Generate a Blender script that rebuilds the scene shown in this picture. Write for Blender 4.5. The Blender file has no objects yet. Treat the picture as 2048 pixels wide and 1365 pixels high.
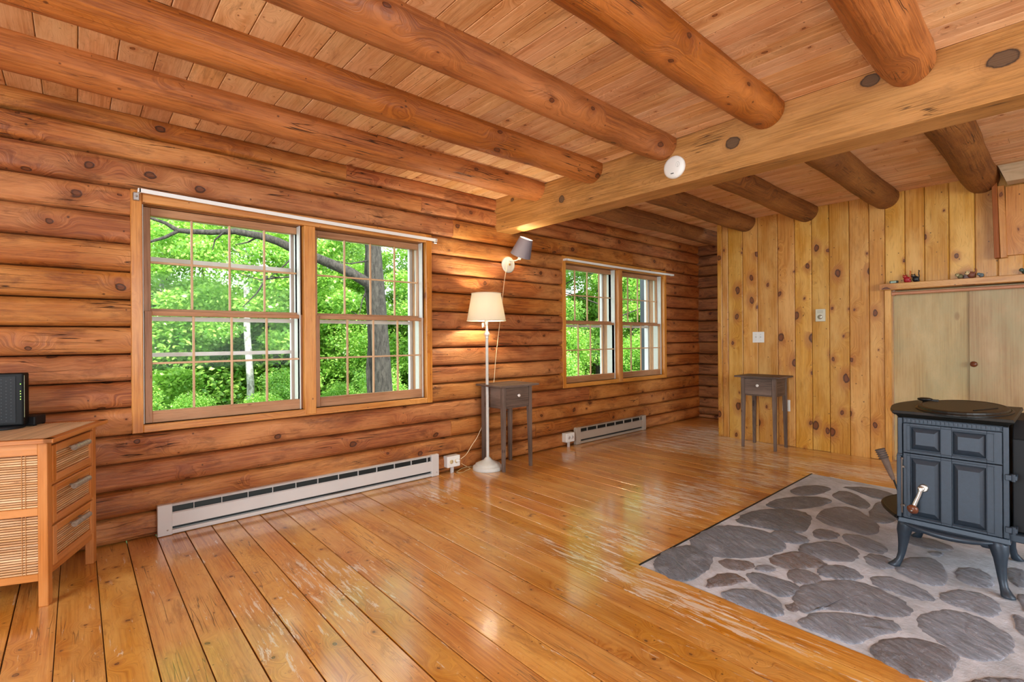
import bpy, bmesh, math, random
import numpy as np
from mathutils import Matrix, Vector

random.seed(7)
rng = np.random.default_rng(7)
PI = math.pi
S = bpy.context.scene
COL = S.collection

# ------------------------------------------------------------------ camera
YAW, ROLL, FPX, CY = math.radians(48.672), -0.0073, 990.26, 677.74
Fv = Vector((-math.sin(YAW), math.cos(YAW), 0))
R0 = Vector((math.cos(YAW), math.sin(YAW), 0)); U0 = Vector((0, 0, 1))
Rv = R0 * math.cos(ROLL) + U0 * math.sin(ROLL)
Uv = U0 * math.cos(ROLL) - R0 * math.sin(ROLL)
cd = bpy.data.cameras.new('camera'); cam = bpy.data.objects.new('camera', cd); COL.objects.link(cam)
M = Matrix((Rv, Uv, -Fv)).transposed().to_4x4(); M.translation = (0, 0, 1.10)
cam.matrix_world = M
cd.sensor_width = 36; cd.lens = 36 * FPX / 2048; cd.shift_y = (CY - 682.5) / 2048; cd.clip_end = 300; cd.clip_start = .02
S.camera = cam

# ------------------------------------------------------------------ light
S.view_settings.view_transform = 'Standard'; S.view_settings.look = 'None'
S.view_settings.gamma = 1; S.view_settings.use_curve_mapping = False
S.view_settings.exposure = 0.0
S.cycles.use_denoising = True
S.cycles.max_bounces = 7; S.cycles.diffuse_bounces = 4; S.cycles.glossy_bounces = 3; S.cycles.transparent_max_bounces = 12
S.cycles.use_adaptive_sampling = True; S.cycles.adaptive_threshold = .02
S.cycles.sample_clamp_indirect = 6
w = bpy.data.worlds.new('sky'); S.world = w; w.use_nodes = True
bg = w.node_tree.nodes['Background']; bg.inputs[0].default_value = (.86, .94, 1, 1); bg.inputs[1].default_value = 4.2

def light(name, kind, loc, energy, color=(1, 1, 1), **k):
    d = bpy.data.lights.new(name, kind); d.energy = energy; d.color = color
    o = bpy.data.objects.new(name, d); COL.objects.link(o); o.location = loc
    for a, b in k.items():
        if a == 'rot': o.rotation_euler = b
        else: setattr(d, a, b)
    return o
light('sun', 'SUN', (0, 0, 12), 11, (1, .95, .84), angle=.02, rot=(math.radians(12), math.radians(44), 0))
# daylight entering the openings of the two unseen walls (behind and right of the camera)
light('daylight_back', 'AREA', (-.75, -2.80, 1.45), 125, (.88, .95, 1), shape='RECTANGLE', size=2.1, size_y=1.6, rot=(math.radians(90), 0, 0))
light('daylight_right', 'AREA', (3.20, 1.6, 1.45), 105, (.88, .95, 1), shape='RECTANGLE', size=3.4, size_y=1.6, rot=(math.radians(90), 0, math.radians(90)))
# portals in the two window openings of the log wall
for yy in (1.19, 4.65):
    light('portal', 'AREA', (-3.66, yy, 1.265), 1, shape='RECTANGLE', size=1.85, size_y=1.3, rot=(math.radians(90), 0, math.radians(-90))).data.cycles.is_portal = True

# ------------------------------------------------------------------ helpers
def srgb(*c):
    if len(c) == 1: c = tuple(int(c[0][i:i + 2], 16) for i in (0, 2, 4))
    return tuple(((v / 255) / 12.92 if v / 255 <= .04045 else ((v / 255 + .055) / 1.055) ** 2.4) for v in c) + (1,)

class MB:
    def __init__(s, M=None): s.v = []; s.f = []; s.uv = []; s.b = []; s.sm = []; s.M = M
    def add(s, vs, fs, uvs=None, brd=None, smooth=False):
        n = len(s.v); brd = random.random() if brd is None else brd
        if s.M is not None: s.v += [tuple(s.M @ Vector(p)) for p in vs]
        else: s.v += [tuple(p) for p in vs]
        for i, f in enumerate(fs):
            s.f.append([n + j for j in f]); s.b.append(brd); s.sm.append(smooth)
            if uvs is not None: s.uv += uvs[i]
            else: s.uv += [(vs[j][0] + vs[j][1], vs[j][2]) for j in f]
    def box(s, x0, x1, y0, y1, z0, z1, g='x', brd=None, off=None):
        vs = [(x, y, z) for z in (z0, z1) for y in (y0, y1) for x in (x0, x1)]
        fs = [(0, 2, 3, 1), (4, 5, 7, 6), (0, 1, 5, 4), (2, 6, 7, 3), (0, 4, 6, 2), (1, 3, 7, 5)]
        gi = 'xyz'.index(g); oth = [i for i in range(3) if i != gi]
        ou, ov = off if off else (random.random() * 40, random.random() * 40)
        uvs = []
        for f in fs:
            ps = [vs[j] for j in f]
            fixed = [i for i in range(3) if len({p[i] for p in ps}) == 1][0] if x0 != x1 and y0 != y1 and z0 != z1 else 0
            if fixed == gi: a, b = oth
            else: a = gi; b = [i for i in oth if i != fixed][0]
            uvs.append([(p[a] + ou, p[b] + ov + fixed * .37) for p in ps])
        s.add(vs, fs, uvs, brd)
    def prism(s, poly, z0, z1, poly2=None, brd=None, smooth=False):
        """extrude an xy polygon from z0 to z1 (counter-clockwise)"""
        n = len(poly); p2 = poly2 or poly
        vs = [(x, y, z0) for x, y in poly] + [(x, y, z1) for x, y in p2]
        fs = [tuple(reversed(range(n))), tuple(range(n, 2 * n))] + [(i, (i + 1) % n, n + (i + 1) % n, n + i) for i in range(n)]
        s.add(vs, fs, None, brd, smooth)
    def lathe(s, prof, c=(0, 0, 0), axis=(0, 0, 1), n=24, cap=True, smooth=True, brd=None):
        """profile [(r, h)] spun about axis through c"""
        ax = Vector(axis).normalized(); t = Vector((1, 0, 0)) if abs(ax.x) < .8 else Vector((0, 1, 0))
        a = ax.cross(t).normalized(); b = ax.cross(a); c = Vector(c)
        vs = []; uvs = []; fs = []
        for r, h in prof:
            for k in range(n):
                th = 2 * PI * k / n; vs.append(tuple(c + ax * h + (a * math.cos(th) + b * math.sin(th)) * r))
        for i in range(len(prof) - 1):
            for k in range(n):
                fs.append((i * n + k, i * n + (k + 1) % n, (i + 1) * n + (k + 1) % n, (i + 1) * n + k))
                uvs.append([(prof[i][1], k / n), (prof[i][1], (k + 1) / n), (prof[i + 1][1], (k + 1) / n), (prof[i + 1][1], k / n)])
        brd = random.random() if brd is None else brd
        s.add(vs, fs, uvs, brd, smooth)
        if cap:
            for i, rev in ((0, True), (len(prof) - 1, False)):
                if prof[i][0] > 1e-5:
                    ring = vs[i * n:(i + 1) * n]; f = tuple(range(n))
                    s.add(ring, [f[::-1] if rev else f], None, brd, False)
    def tube(s, pts, rad, n=10, brd=None, uvs=1.0, ou=0, ov=0):
        pts = [Vector(p) for p in pts]; rad = rad if isinstance(rad, (list, tuple)) else [rad] * len(pts)
        vs = []; L = [0]
        for i in range(1, len(pts)): L.append(L[-1] + (pts[i] - pts[i - 1]).length)
        d0 = (pts[1] - pts[0]).normalized(); t = Vector((0, 0, 1)) if abs(d0.z) < .9 else Vector((1, 0, 0))
        a = d0.cross(t).normalized()
        for i, p in enumerate(pts):
            d = (pts[min(i + 1, len(pts) - 1)] - pts[max(i - 1, 0)]).normalized()
            a = (a - d * a.dot(d)).normalized(); b = d.cross(a)
            for k in range(n):
                th = 2 * PI * k / n; vs.append(tuple(p + (a * math.cos(th) + b * math.sin(th)) * rad[i]))
        fs = []; uv = []
        for i in range(len(pts) - 1):
            for k in range(n):
                fs.append((i * n + k, i * n + (k + 1) % n, (i + 1) * n + (k + 1) % n, (i + 1) * n + k))
                c = 2 * PI * rad[i] / n
                uv.append([(ou + L[i], ov + k * c), (ou + L[i], ov + (k + 1) * c), (ou + L[i + 1], ov + (k + 1) * c), (ou + L[i + 1], ov + k * c)])
        brd = random.random() if brd is None else brd
        s.add(vs, fs, uv, brd, True)
        m = len(pts) - 1
        s.add(vs[:n], [tuple(range(n))[::-1]], None, brd); s.add(vs[m * n:], [tuple(range(n))], None, brd)
    def ball(s, c, r, n=16, m=10, brd=None):
        r = r if isinstance(r, tuple) else (r, r, r); vs = [(c[0], c[1], c[2] - r[2])]; fs = []
        for i in range(1, m):
            ph = PI * i / m
            for k in range(n):
                th = 2 * PI * k / n; vs.append((c[0] + r[0] * math.sin(ph) * math.cos(th), c[1] + r[1] * math.sin(ph) * math.sin(th), c[2] - r[2] * math.cos(ph)))
        vs.append((c[0], c[1], c[2] + r[2])); T = len(vs) - 1
        for k in range(n): fs.append((0, 1 + (k + 1) % n, 1 + k))
        for i in range(m - 2):
            for k in range(n): fs.append((1 + i * n + k, 1 + i * n + (k + 1) % n, 1 + (i + 1) * n + (k + 1) % n, 1 + (i + 1) * n + k))
        for k in range(n): fs.append((T, 1 + (m - 2) * n + k, 1 + (m - 2) * n + (k + 1) % n))
        s.add(vs, fs, None, brd, True)
    def frustum(s, x0, x1, z0, z1, yb, xi0, xi1, zi0, zi1, yf):
        """raised panel facing -y"""
        vs = [(x0, yb, z0), (x1, yb, z0), (x1, yb, z1), (x0, yb, z1), (xi0, yf, zi0), (xi1, yf, zi0), (xi1, yf, zi1), (xi0, yf, zi1)]
        s.add(vs, [(4, 5, 6, 7), (0, 1, 5, 4), (1, 2, 6, 5), (2, 3, 7, 6), (3, 0, 4, 7)])
    def build(s, name, mat, parent=None, bevel=0, seg=1):
        me = bpy.data.meshes.new(name); me.from_pydata(s.v, [], s.f)
        uvl = me.uv_layers.new(name='UVMap'); uvl.data.foreach_set('uv', np.array(s.uv, dtype=np.float32).ravel())
        at = me.attributes.new('brd', 'FLOAT', 'FACE'); at.data.foreach_set('value', np.array(s.b, dtype=np.float32))
        me.polygons.foreach_set('use_smooth', s.sm); me.materials.append(mat); me.update()
        o = bpy.data.objects.new(name, me); COL.objects.link(o)
        if parent is not None: o.parent = parent; o.matrix_parent_inverse = parent.matrix_world.inverted()
        if bevel:
            b = o.modifiers.new('bevel', 'BEVEL'); b.width = bevel; b.segments = seg; b.limit_method = 'ANGLE'; b.angle_limit = math.radians(40)
            b.harden_normals = False
        return o

def tag(o, label=None, cat=None, group=None, kind=None):
    if label: o['label'] = label
    if cat: o['category'] = cat
    if group: o['group'] = group
    if kind: o['kind'] = kind
    return o
def thing(name, label, cat, loc, group=None, kind=None):
    o = bpy.data.objects.new(name, None); COL.objects.link(o); o.location = loc; o.empty_display_size = .05
    o.matrix_world = Matrix.Translation(loc)
    return tag(o, label, cat, group, kind)
def copy_tree(o, parent=None):
    c = o.copy(); COL.objects.link(c)
    if parent is not None: c.parent = parent
    for ch in list(o.children): copy_tree(ch, c)
    return c

# ------------------------------------------------------------------ materials
def newmat(name):
    m = bpy.data.materials.new(name); m.use_nodes = True; nt = m.node_tree
    return m, nt, nt.nodes['Principled BSDF']
class G:
    """tiny node-graph helper"""
    def __init__(s, nt): s.nt = nt
    def n(s, t, **k):
        o = s.nt.nodes.new(t)
        for a, b in k.items(): setattr(o, a, b)
        return o
    def put(s, sock, v):
        if isinstance(v, bpy.types.NodeSocket): s.nt.links.new(v, sock)
        elif v is not None:
            if sock.type == 'RGBA' and not hasattr(v, '__len__'): v = (v, v, v, 1)
            if sock.type == 'RGBA' and len(v) == 3: v = (*v, 1)
            sock.default_value = v
    def math(s, op, a, b=None, c=None, clamp=False):
        o = s.n('ShaderNodeMath', operation=op); o.use_clamp = clamp
        for i, v in enumerate((a, b, c)):
            if v is not None: s.put(o.inputs[i], v)
        return o.outputs[0]
    def rng(s, v, a, b, c=0, d=1, smooth=False):
        o = s.n('ShaderNodeMapRange'); o.clamp = True
        if smooth: o.interpolation_type = 'SMOOTHSTEP'
        for i, x in enumerate((v, a, b, c, d)): s.put(o.inputs[i], x)
        return o.outputs[0]
    def mix(s, f, a, b, mode='MIX'):
        o = s.n('ShaderNodeMix'); o.data_type = 'RGBA'; o.blend_type = mode
        s.put(o.inputs[0], f); s.put(o.inputs[6], a); s.put(o.inputs[7], b); return o.outputs[2]
    def xyz(s, x, y, z=0):
        o = s.n('ShaderNodeCombineXYZ'); s.put(o.inputs[0], x); s.put(o.inputs[1], y); s.put(o.inputs[2], z); return o.outputs[0]
    def sep(s, v):
        o = s.n('ShaderNodeSeparateXYZ'); s.put(o.inputs[0], v); return o.outputs
    def noise(s, v, scale=1, detail=3, rough=.55, dist=0):
        o = s.n('ShaderNodeTexNoise'); s.put(o.inputs['Vector'], v); s.put(o.inputs['Scale'], scale)
        o.inputs['Detail'].default_value = detail; o.inputs['Roughness'].default_value = rough; o.inputs['Distortion'].default_value = dist
        return o.outputs[0]
    def voro(s, v, feature='F1', dims='2D'):
        o = s.n('ShaderNodeTexVoronoi'); o.voronoi_dimensions = dims; o.feature = feature; s.put(o.inputs['Vector'], v); o.inputs['Scale'].default_value = 1
        return o
    def bump(s, h, dist, strength=1, normal=None):
        o = s.n('ShaderNodeBump'); s.put(o.inputs['Height'], h); o.inputs['Distance'].default_value = dist; o.inputs['Strength'].default_value = strength
        if normal is not None: s.put(o.inputs['Normal'], normal)
        return o.outputs[0]

def wood(name, dark, mid, light, knot='3a2013', halo=None, ku=2.2, kv=5.0, kr=.22, kth=.5, grain=55, ring=.25, var=.18, dirt=.25, rough=.5,
         spec=.4, coat=0, bumpd=.002, worn=None, cracks=0, hew=0, hue=.0, dlo=.56, ringf=110, dash=.45, spots=None, blotch=None, coatr=.16):
    m, nt, P = newmat(name); g = G(nt)
    uv = g.n('ShaderNodeUVMap').outputs[0]; u, v, _ = g.sep(uv)
    at = g.n('ShaderNodeAttribute', attribute_name='brd'); brd = at.outputs['Fac']
    wob = g.noise(g.xyz(g.math('MULTIPLY', u, 9), g.math('MULTIPLY', v, 22), 3.1), 1, 2)
    wv = g.math('MULTIPLY_ADD', wob, .16, -.08)
    # knots
    vo = g.voro(g.xyz(g.math('MULTIPLY_ADD', u, ku, wv), g.math('MULTIPLY_ADD', v, kv, wv)))
    d = vo.outputs['Distance']; cr, cg, cb = g.sep(vo.outputs['Color'])
    r = g.math('MULTIPLY', g.math('MAXIMUM', g.math('SUBTRACT', cr, kth), .0), kr / (1 - kth))
    on = g.math('GREATER_THAN', cr, kth + .04)
    core = g.math('MULTIPLY', on, g.rng(d, r, g.math('MULTIPLY', r, .8)))
    inner = g.math('MULTIPLY', on, g.rng(d, g.math('MULTIPLY', r, .75), g.math('MULTIPLY', r, .45)))
    hal = g.math('MULTIPLY', on, g.rng(d, g.math('MULTIPLY', r, 3.2), r, smooth=True))
    # second family of small pin knots
    vo2 = g.voro(g.xyz(g.math('MULTIPLY_ADD', u, ku * 3.1, 7.3), g.math('MULTIPLY_ADD', v, kv * 2.2, 3.7)))
    c2 = g.sep(vo2.outputs['Color'])[0]
    r2 = g.math('MULTIPLY', g.math('MAXIMUM', g.math('SUBTRACT', c2, .72), 0), .35)
    pin = g.math('MULTIPLY', g.math('GREATER_THAN', c2, .74), g.rng(vo2.outputs['Distance'], r2, g.math('MULTIPLY', r2, .5)))
    # grain bends around knots
    sw = g.rng(d, .55, 0, 0, 1, True); sw = g.math('MULTIPLY', g.math('MULTIPLY', sw, on), .55 / kv)
    vv = g.math('ADD', v, sw)
    low = g.noise(g.xyz(g.math('MULTIPLY', u, .9), g.math('MULTIPLY', vv, 9), g.math('MULTIPLY', brd, 13)), 1, 2, .5)
    ringl = g.rng(g.math('ABSOLUTE', g.math('SINE', g.math('MULTIPLY', low, ringf))), .5, 0, smooth=True)
    fine = g.noise(g.xyz(g.math('MULTIPLY', u, 2.2), g.math('MULTIPLY', vv, grain * 2), 1.7), 1, 4, .65)
    gr = g.rng(fine, .36, .62)
    col = g.mix(gr, srgb(dark), srgb(mid))
    rmod = g.rng(g.noise(g.xyz(g.math('MULTIPLY', u, 1.1), g.math('MULTIPLY', v, 3), 6.6), 1, 2), .35, .6)
    ringm = g.math('MULTIPLY', g.math('MULTIPLY', ringl, rmod), ring)
    blot = g.noise(g.xyz(g.math('MULTIPLY', u, 1.6), g.math('MULTIPLY', v, 6), g.math('MULTIPLY', brd, 31)), 1, 4, .6)
    col = g.mix(g.rng(blot, .42, .68), col, srgb(light))
    # board to board variation
    col = g.mix(ringm, col, srgb(dark))
    dsh = g.noise(g.xyz(g.math('MULTIPLY', u, 7), g.math('MULTIPLY', vv, 130), g.math('MULTIPLY', brd, 3)), 1, 2, .6)
    col = g.mix(g.rng(dsh, .60, .72, 0, dash), col, g.mix(.5, srgb(knot), srgb(dark)))
    bv = g.math('FRACT', g.math('MULTIPLY', brd, 7.13))
    hs = g.n('ShaderNodeHueSaturation'); g.put(hs.inputs['Color'], col); g.put(hs.inputs['Hue'], g.math('MULTIPLY_ADD', bv, hue, .5 - hue / 2))
    g.put(hs.inputs['Value'], g.math('MULTIPLY_ADD', brd, var * 2, 1 - var)); g.put(hs.inputs['Saturation'], g.math('MULTIPLY_ADD', bv, .06, .98)); col = hs.outputs[0]
    if halo is None: halo = dark
    col = g.mix(g.math('MULTIPLY', hal, .55), col, srgb(halo))
    kc = g.mix(inner, srgb(knot), g.mix(.45, srgb(knot), srgb(halo)))
    col = g.mix(g.math('MULTIPLY', core, .92), col, kc)
    col = g.mix(g.math('MULTIPLY', pin, .75), col, srgb(knot))
    if dirt:
        dn = g.noise(g.xyz(g.math('MULTIPLY', u, 3.3), g.math('MULTIPLY', v, 13), g.math('MULTIPLY', brd, 5)), 1, 6, .72, .6)
        dm = g.rng(dn, dlo, dlo + .14, 0, dirt)
        col = g.mix(dm, col, g.mix(.5, srgb(knot), srgb(dark)))
    if spots:      # large single knots at known places on a timber (x, z, half width, half height)
        px, py, pz = g.sep(g.n('ShaderNodeNewGeometry').outputs['Position'])
        nz = g.math('MULTIPLY_ADD', g.noise(g.xyz(g.math('MULTIPLY', px, 30), g.math('MULTIPLY', pz, 30)), 1, 3), .5, -.25)
        for sx_, sz_, rx_, rz_ in spots:
            ax_ = g.math('DIVIDE', g.math('SUBTRACT', px, sx_), rx_); az_ = g.math('DIVIDE', g.math('SUBTRACT', pz, sz_), rz_)
            dd_ = g.math('ADD', g.math('SQRT', g.math('ADD', g.math('MULTIPLY', ax_, ax_), g.math('MULTIPLY', az_, az_))), nz)
            rr_ = g.rng(g.math('ABSOLUTE', g.math('SINE', g.math('MULTIPLY', dd_, 9))), .6, 0)
            col = g.mix(g.math('MULTIPLY', g.math('MULTIPLY', rr_, g.rng(dd_, 2.6, 1.0)), .4), col, srgb(dark))
            col = g.mix(g.math('MULTIPLY', g.rng(dd_, 1.9, 1.0, 0, .6), .7), col, srgb(halo))
            col = g.mix(g.rng(dd_, 1.05, .92, 0, .95), col, srgb('2e2015')); col = g.mix(g.rng(dd_, .9, .75, 0, .8), col, srgb('6b5036'))
    if blotch:
        px, py, pz = g.sep(g.n('ShaderNodeNewGeometry').outputs['Position'])
        bn = g.noise(g.xyz(g.math('MULTIPLY', px, 4), g.math('MULTIPLY', pz, 2.2), 0), 1, 5, .6)
        bf = g.noise(g.xyz(g.math('MULTIPLY', px, 120), g.math('MULTIPLY', pz, 60), 0), 1, 3, .7)
        col = g.mix(g.rng(g.math('ADD', bn, g.math('MULTIPLY_ADD', bf, .3, -.15)), .42, .66, 0, .6), col, srgb(blotch))
    h = g.math('MULTIPLY_ADD', gr, .35, g.math('MULTIPLY', core, -.5))
    roughs = rough
    if cracks:
        cn = g.noise(g.xyz(g.math('MULTIPLY', u, 1.3), g.math('MULTIPLY', v, 34), g.math('MULTIPLY', brd, 9)), 1, 2, .5)
        cm = g.math('MULTIPLY', g.rng(g.math('ABSOLUTE', g.math('SUBTRACT', cn, .5)), .012, .003), g.rng(g.noise(g.xyz(g.math('MULTIPLY', u, 2.1), g.math('MULTIPLY', v, 4), 8), 1, 1), .56, .62))
        col = g.mix(g.math('MULTIPLY', cm, cracks), col, srgb('2a160c')); h = g.math('SUBTRACT', h, cm)
    if hew:
        hn = g.noise(g.xyz(g.math('MULTIPLY', u, 16), g.math('MULTIPLY', v, 4), 2), 1, 2, .5, 1.2); h = g.math('MULTIPLY_ADD', hn, hew, h)
        hm = g.rng(g.math('ABSOLUTE', g.math('SUBTRACT', hn, .5)), .02, 0)
        col = g.mix(g.math('MULTIPLY', hm, .45), col, srgb(dark))
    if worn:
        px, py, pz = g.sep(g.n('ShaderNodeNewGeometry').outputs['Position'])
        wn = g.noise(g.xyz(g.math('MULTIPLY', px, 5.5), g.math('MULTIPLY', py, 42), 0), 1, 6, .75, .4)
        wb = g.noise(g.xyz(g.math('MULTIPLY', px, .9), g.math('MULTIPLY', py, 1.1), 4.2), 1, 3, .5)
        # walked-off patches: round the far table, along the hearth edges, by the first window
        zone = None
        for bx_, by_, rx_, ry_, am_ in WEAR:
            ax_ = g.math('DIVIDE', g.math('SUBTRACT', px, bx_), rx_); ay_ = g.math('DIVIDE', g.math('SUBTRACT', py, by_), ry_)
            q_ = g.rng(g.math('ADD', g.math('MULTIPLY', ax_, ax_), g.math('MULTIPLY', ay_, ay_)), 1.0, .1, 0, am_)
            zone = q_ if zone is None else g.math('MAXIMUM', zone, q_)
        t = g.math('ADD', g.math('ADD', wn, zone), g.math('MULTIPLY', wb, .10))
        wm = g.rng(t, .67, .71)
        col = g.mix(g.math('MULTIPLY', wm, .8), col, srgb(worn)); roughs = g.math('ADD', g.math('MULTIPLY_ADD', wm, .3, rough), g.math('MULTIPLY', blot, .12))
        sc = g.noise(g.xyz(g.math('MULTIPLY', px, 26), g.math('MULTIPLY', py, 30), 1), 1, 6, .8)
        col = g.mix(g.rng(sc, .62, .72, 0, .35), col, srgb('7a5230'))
    g.put(P.inputs['Base Color'], col); g.put(P.inputs['Roughness'], roughs)
    P.inputs['Specular IOR Level'].default_value = spec
    if coat: P.inputs['Coat Weight'].default_value = coat; P.inputs['Coat Roughness'].default_value = coatr; P.inputs['Coat IOR'].default_value = 1.7 if coat > .5 else 1.5
    g.put(P.inputs['Normal'], g.bump(h, bumpd))
    return m

def plain(name, col, rough=.5, metal=0, spec=.5, noise=0, nscale=40, bump=0, emit=0, coat=0):
    m, nt, P = newmat(name); g = G(nt); c = srgb(col)
    if noise or bump:
        tc = g.n('ShaderNodeTexCoord').outputs['Object']; nn = g.noise(tc, nscale, 4, .6)
        if noise: g.put(P.inputs['Base Color'], g.mix(g.rng(nn, .35, .65), tuple(x * (1 - noise) for x in c[:3]), c))
        if bump: g.put(P.inputs['Normal'], g.bump(nn, bump))
    if not noise: P.inputs['Base Color'].default_value = c
    P.inputs['Roughness'].default_value = rough; P.inputs['Metallic'].default_value = metal; P.inputs['Specular IOR Level'].default_value = spec
    if emit: P.inputs['Emission Color'].default_value = c; P.inputs['Emission Strength'].default_value = emit
    if coat: P.inputs['Coat Weight'].default_value = coat
    return m

W = {}
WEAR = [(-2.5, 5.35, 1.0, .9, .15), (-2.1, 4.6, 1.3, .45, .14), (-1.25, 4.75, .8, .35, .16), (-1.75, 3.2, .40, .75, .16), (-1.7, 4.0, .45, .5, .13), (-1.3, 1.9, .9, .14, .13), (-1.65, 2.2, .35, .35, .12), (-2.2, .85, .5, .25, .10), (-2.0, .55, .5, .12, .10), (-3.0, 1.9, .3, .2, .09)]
W['log'] = wood('log wood', '82451e', 'b06a35', 'c98a50', knot='2c160c', halo='8f4c20', ku=4.2, kv=6.5, kr=.13, kth=.52, var=.07, dirt=.62, dlo=.51, rough=.5, ring=.35, bumpd=.004, cracks=.9, hue=.006)
W['log_dark'] = wood('darker log wood', '6a4024', '9a6439', 'b07c50', knot='2c150b', halo='7a3b18', ku=4.4, kv=6, kr=.12, kth=.5, var=.08, dirt=.6, dlo=.51, rough=.55, ring=.3, bumpd=.004, cracks=.9, hue=.006)  # darker, duller copy of the log wood
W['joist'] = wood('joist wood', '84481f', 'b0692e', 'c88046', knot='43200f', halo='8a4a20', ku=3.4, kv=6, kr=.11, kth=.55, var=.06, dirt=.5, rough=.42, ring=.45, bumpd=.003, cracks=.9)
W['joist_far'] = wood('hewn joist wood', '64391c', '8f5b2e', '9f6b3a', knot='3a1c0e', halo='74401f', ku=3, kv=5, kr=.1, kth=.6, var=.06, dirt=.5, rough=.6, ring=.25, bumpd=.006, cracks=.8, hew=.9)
W['ceil'] = wood('ceiling board wood', 'c48e5c', 'e0b080', 'eeca9e', knot='5b3019', halo='b87440', ku=6.5, kv=8, kr=.09, kth=.6, var=.1, dirt=.5, rough=.5, ring=.35, bumpd=.001, hue=.008)
W['beam'] = wood('sawn beam wood', '8f6230', 'bb8748', 'c8955a', knot='55402a', halo='8a5a2c', ku=.6, kv=1, kr=.1, kth=.95, var=.02, dirt=.45, rough=.65, ring=.6, ringf=170, bumpd=.002, cracks=.8,
                 spots=[(-2.625, 2.178, .030, .028), (-1.291, 2.214, .042, .034), (-.634, 2.311, .040, .030), (-.188, 2.222, .050, .034), (-3.20, 2.30, .02, .015)])
W['pine'] = wood('knotty pine', 'b87a28', 'd39a44', 'e0b064', knot='34170f', halo='a0582a', ku=4.0, kv=6.5, kr=.2, kth=.42, var=.08, dirt=.3, rough=.4, ring=.35, bumpd=.001, coat=.15, hue=.012)
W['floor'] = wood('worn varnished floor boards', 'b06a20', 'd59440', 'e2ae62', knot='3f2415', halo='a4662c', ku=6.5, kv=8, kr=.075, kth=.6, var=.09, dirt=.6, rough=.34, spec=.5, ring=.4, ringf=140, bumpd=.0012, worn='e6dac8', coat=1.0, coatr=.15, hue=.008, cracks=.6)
W['casing'] = wood('window casing wood', 'ad6829', 'cc8a40', 'd79a52', knot='5a2a14', halo='985a28', ku=3, kv=6, kr=.1, kth=.7, var=.04, dirt=.15, rough=.4, ring=.25, coat=.15, bumpd=.001)
W['sash'] = wood('window sash wood', '94643c', 'b08058', 'be9068', knot='5a2a14', ku=.8, kv=5, kr=.1, kth=.9, var=.05, dirt=.12, rough=.45, ring=.2, bumpd=.001)
W['table'] = wood('grey brown stained wood', '4a3b32', '6c5a4e', '837064', knot='33261f', ku=1.5, kv=5, kr=.12, kth=.8, var=.06, dirt=.35, rough=.6, ring=.2, bumpd=.001)
W['cab'] = wood('orange cabinet wood', 'a8642c', 'c47d40', 'cd8c52', knot='7a4220', ku=.7, kv=5, kr=.1, kth=.9, var=.04, dirt=.08, rough=.4, ring=.2, dash=.15, bumpd=.0006)
W['bamboo'] = wood('bamboo slats', 'b07a48', 'd4a470', 'e2bd92', knot='7a4220', ku=3, kv=30, kr=.1, kth=.8, var=.16, dirt=.2, rough=.4, ring=.1, dash=.2, bumpd=.0005)
W['pale'] = wood('pale driftwood timber', '9c8460', 'bda682', 'cdb896', knot='5f4a30', ku=1.2, kv=4, kr=.12, kth=.7, var=.03, dirt=.3, rough=.7)
W['ply'] = wood('plywood door skin', 'a98a5c', 'bda472', 'c8b284', knot='9a7548', halo='b58a55', ku=.7, kv=2, kr=.03, kth=.9, grain=70, var=.05, dirt=.1, rough=.45, ring=.12, dash=.2, hue=.015, bumpd=.0006, blotch='a5a078')
W['batten'] = wood('dark batten wood', '8c4a1c', 'a9602a', 'b56c32', knot='4a220f', var=.03, dirt=.2)
WH = plain('cream white paint', 'cfd0ca', .45, noise=.06)
WHITE = plain('white plastic', 'e9ebe6', .4)
VINYL = plain('white exterior trim', 'e6e2e4', .5, noise=.08, nscale=12)
ENAMEL = plain('grey white enamel', 'cfcdca', .35, noise=.05, nscale=6)
DARKM = plain('dark metal', '2a2f2e', .5, metal=.6)
IRON = plain('blue black cast iron', '323f4c', .42, metal=.35, noise=.12, nscale=60, bump=.0004, spec=.6)
IRONTOP = plain('black cast iron plate', '1c1d1a', .45, metal=.3, noise=.2, nscale=50, bump=.0004)
STEEL = plain('brushed steel', 'b8b4ae', .3, metal=.9)
BRASS = plain('brass', 'c79a4a', .3, metal=.9)
BLACKP = plain('black plastic', '0a0d0f', .5, spec=.2)
GREYP = plain('charcoal plastic', '181c20', .55, spec=.3)
LED = plain('green led', '9bff4a', .4, emit=6)
CORD = plain('cream cord', 'e6d3ae', .5)
KNOBW = plain('porcelain knob', 'f3f0ea', .15)
BROWNK = plain('turned brown wood', '6b3a22', .3)
SHADEG = None

# glass: mostly clear with a weak reflection
gm, gnt, gP = newmat('window glass'); gg = G(gnt); gnt.nodes.remove(gP)
tr = gg.n('ShaderNodeBsdfTransparent'); tr.inputs[0].default_value = (.97, .99, .97, 1)
gl = gg.n('ShaderNodeBsdfGlossy'); gl.inputs['Roughness'].default_value = .03
mx = gg.n('ShaderNodeMixShader'); fr = gg.n('ShaderNodeLayerWeight'); fr.inputs['Blend'].default_value = .5
gg.put(mx.inputs[0], gg.math('MULTIPLY_ADD', gg.math('POWER', fr.outputs['Facing'], 4), .25, .004)); gg.put(mx.inputs[1], tr.outputs[0]); gg.put(mx.inputs[2], gl.outputs[0])
gg.put(gnt.nodes['Material Output'].inputs[0], mx.outputs[0])
GLASS = gm

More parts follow.
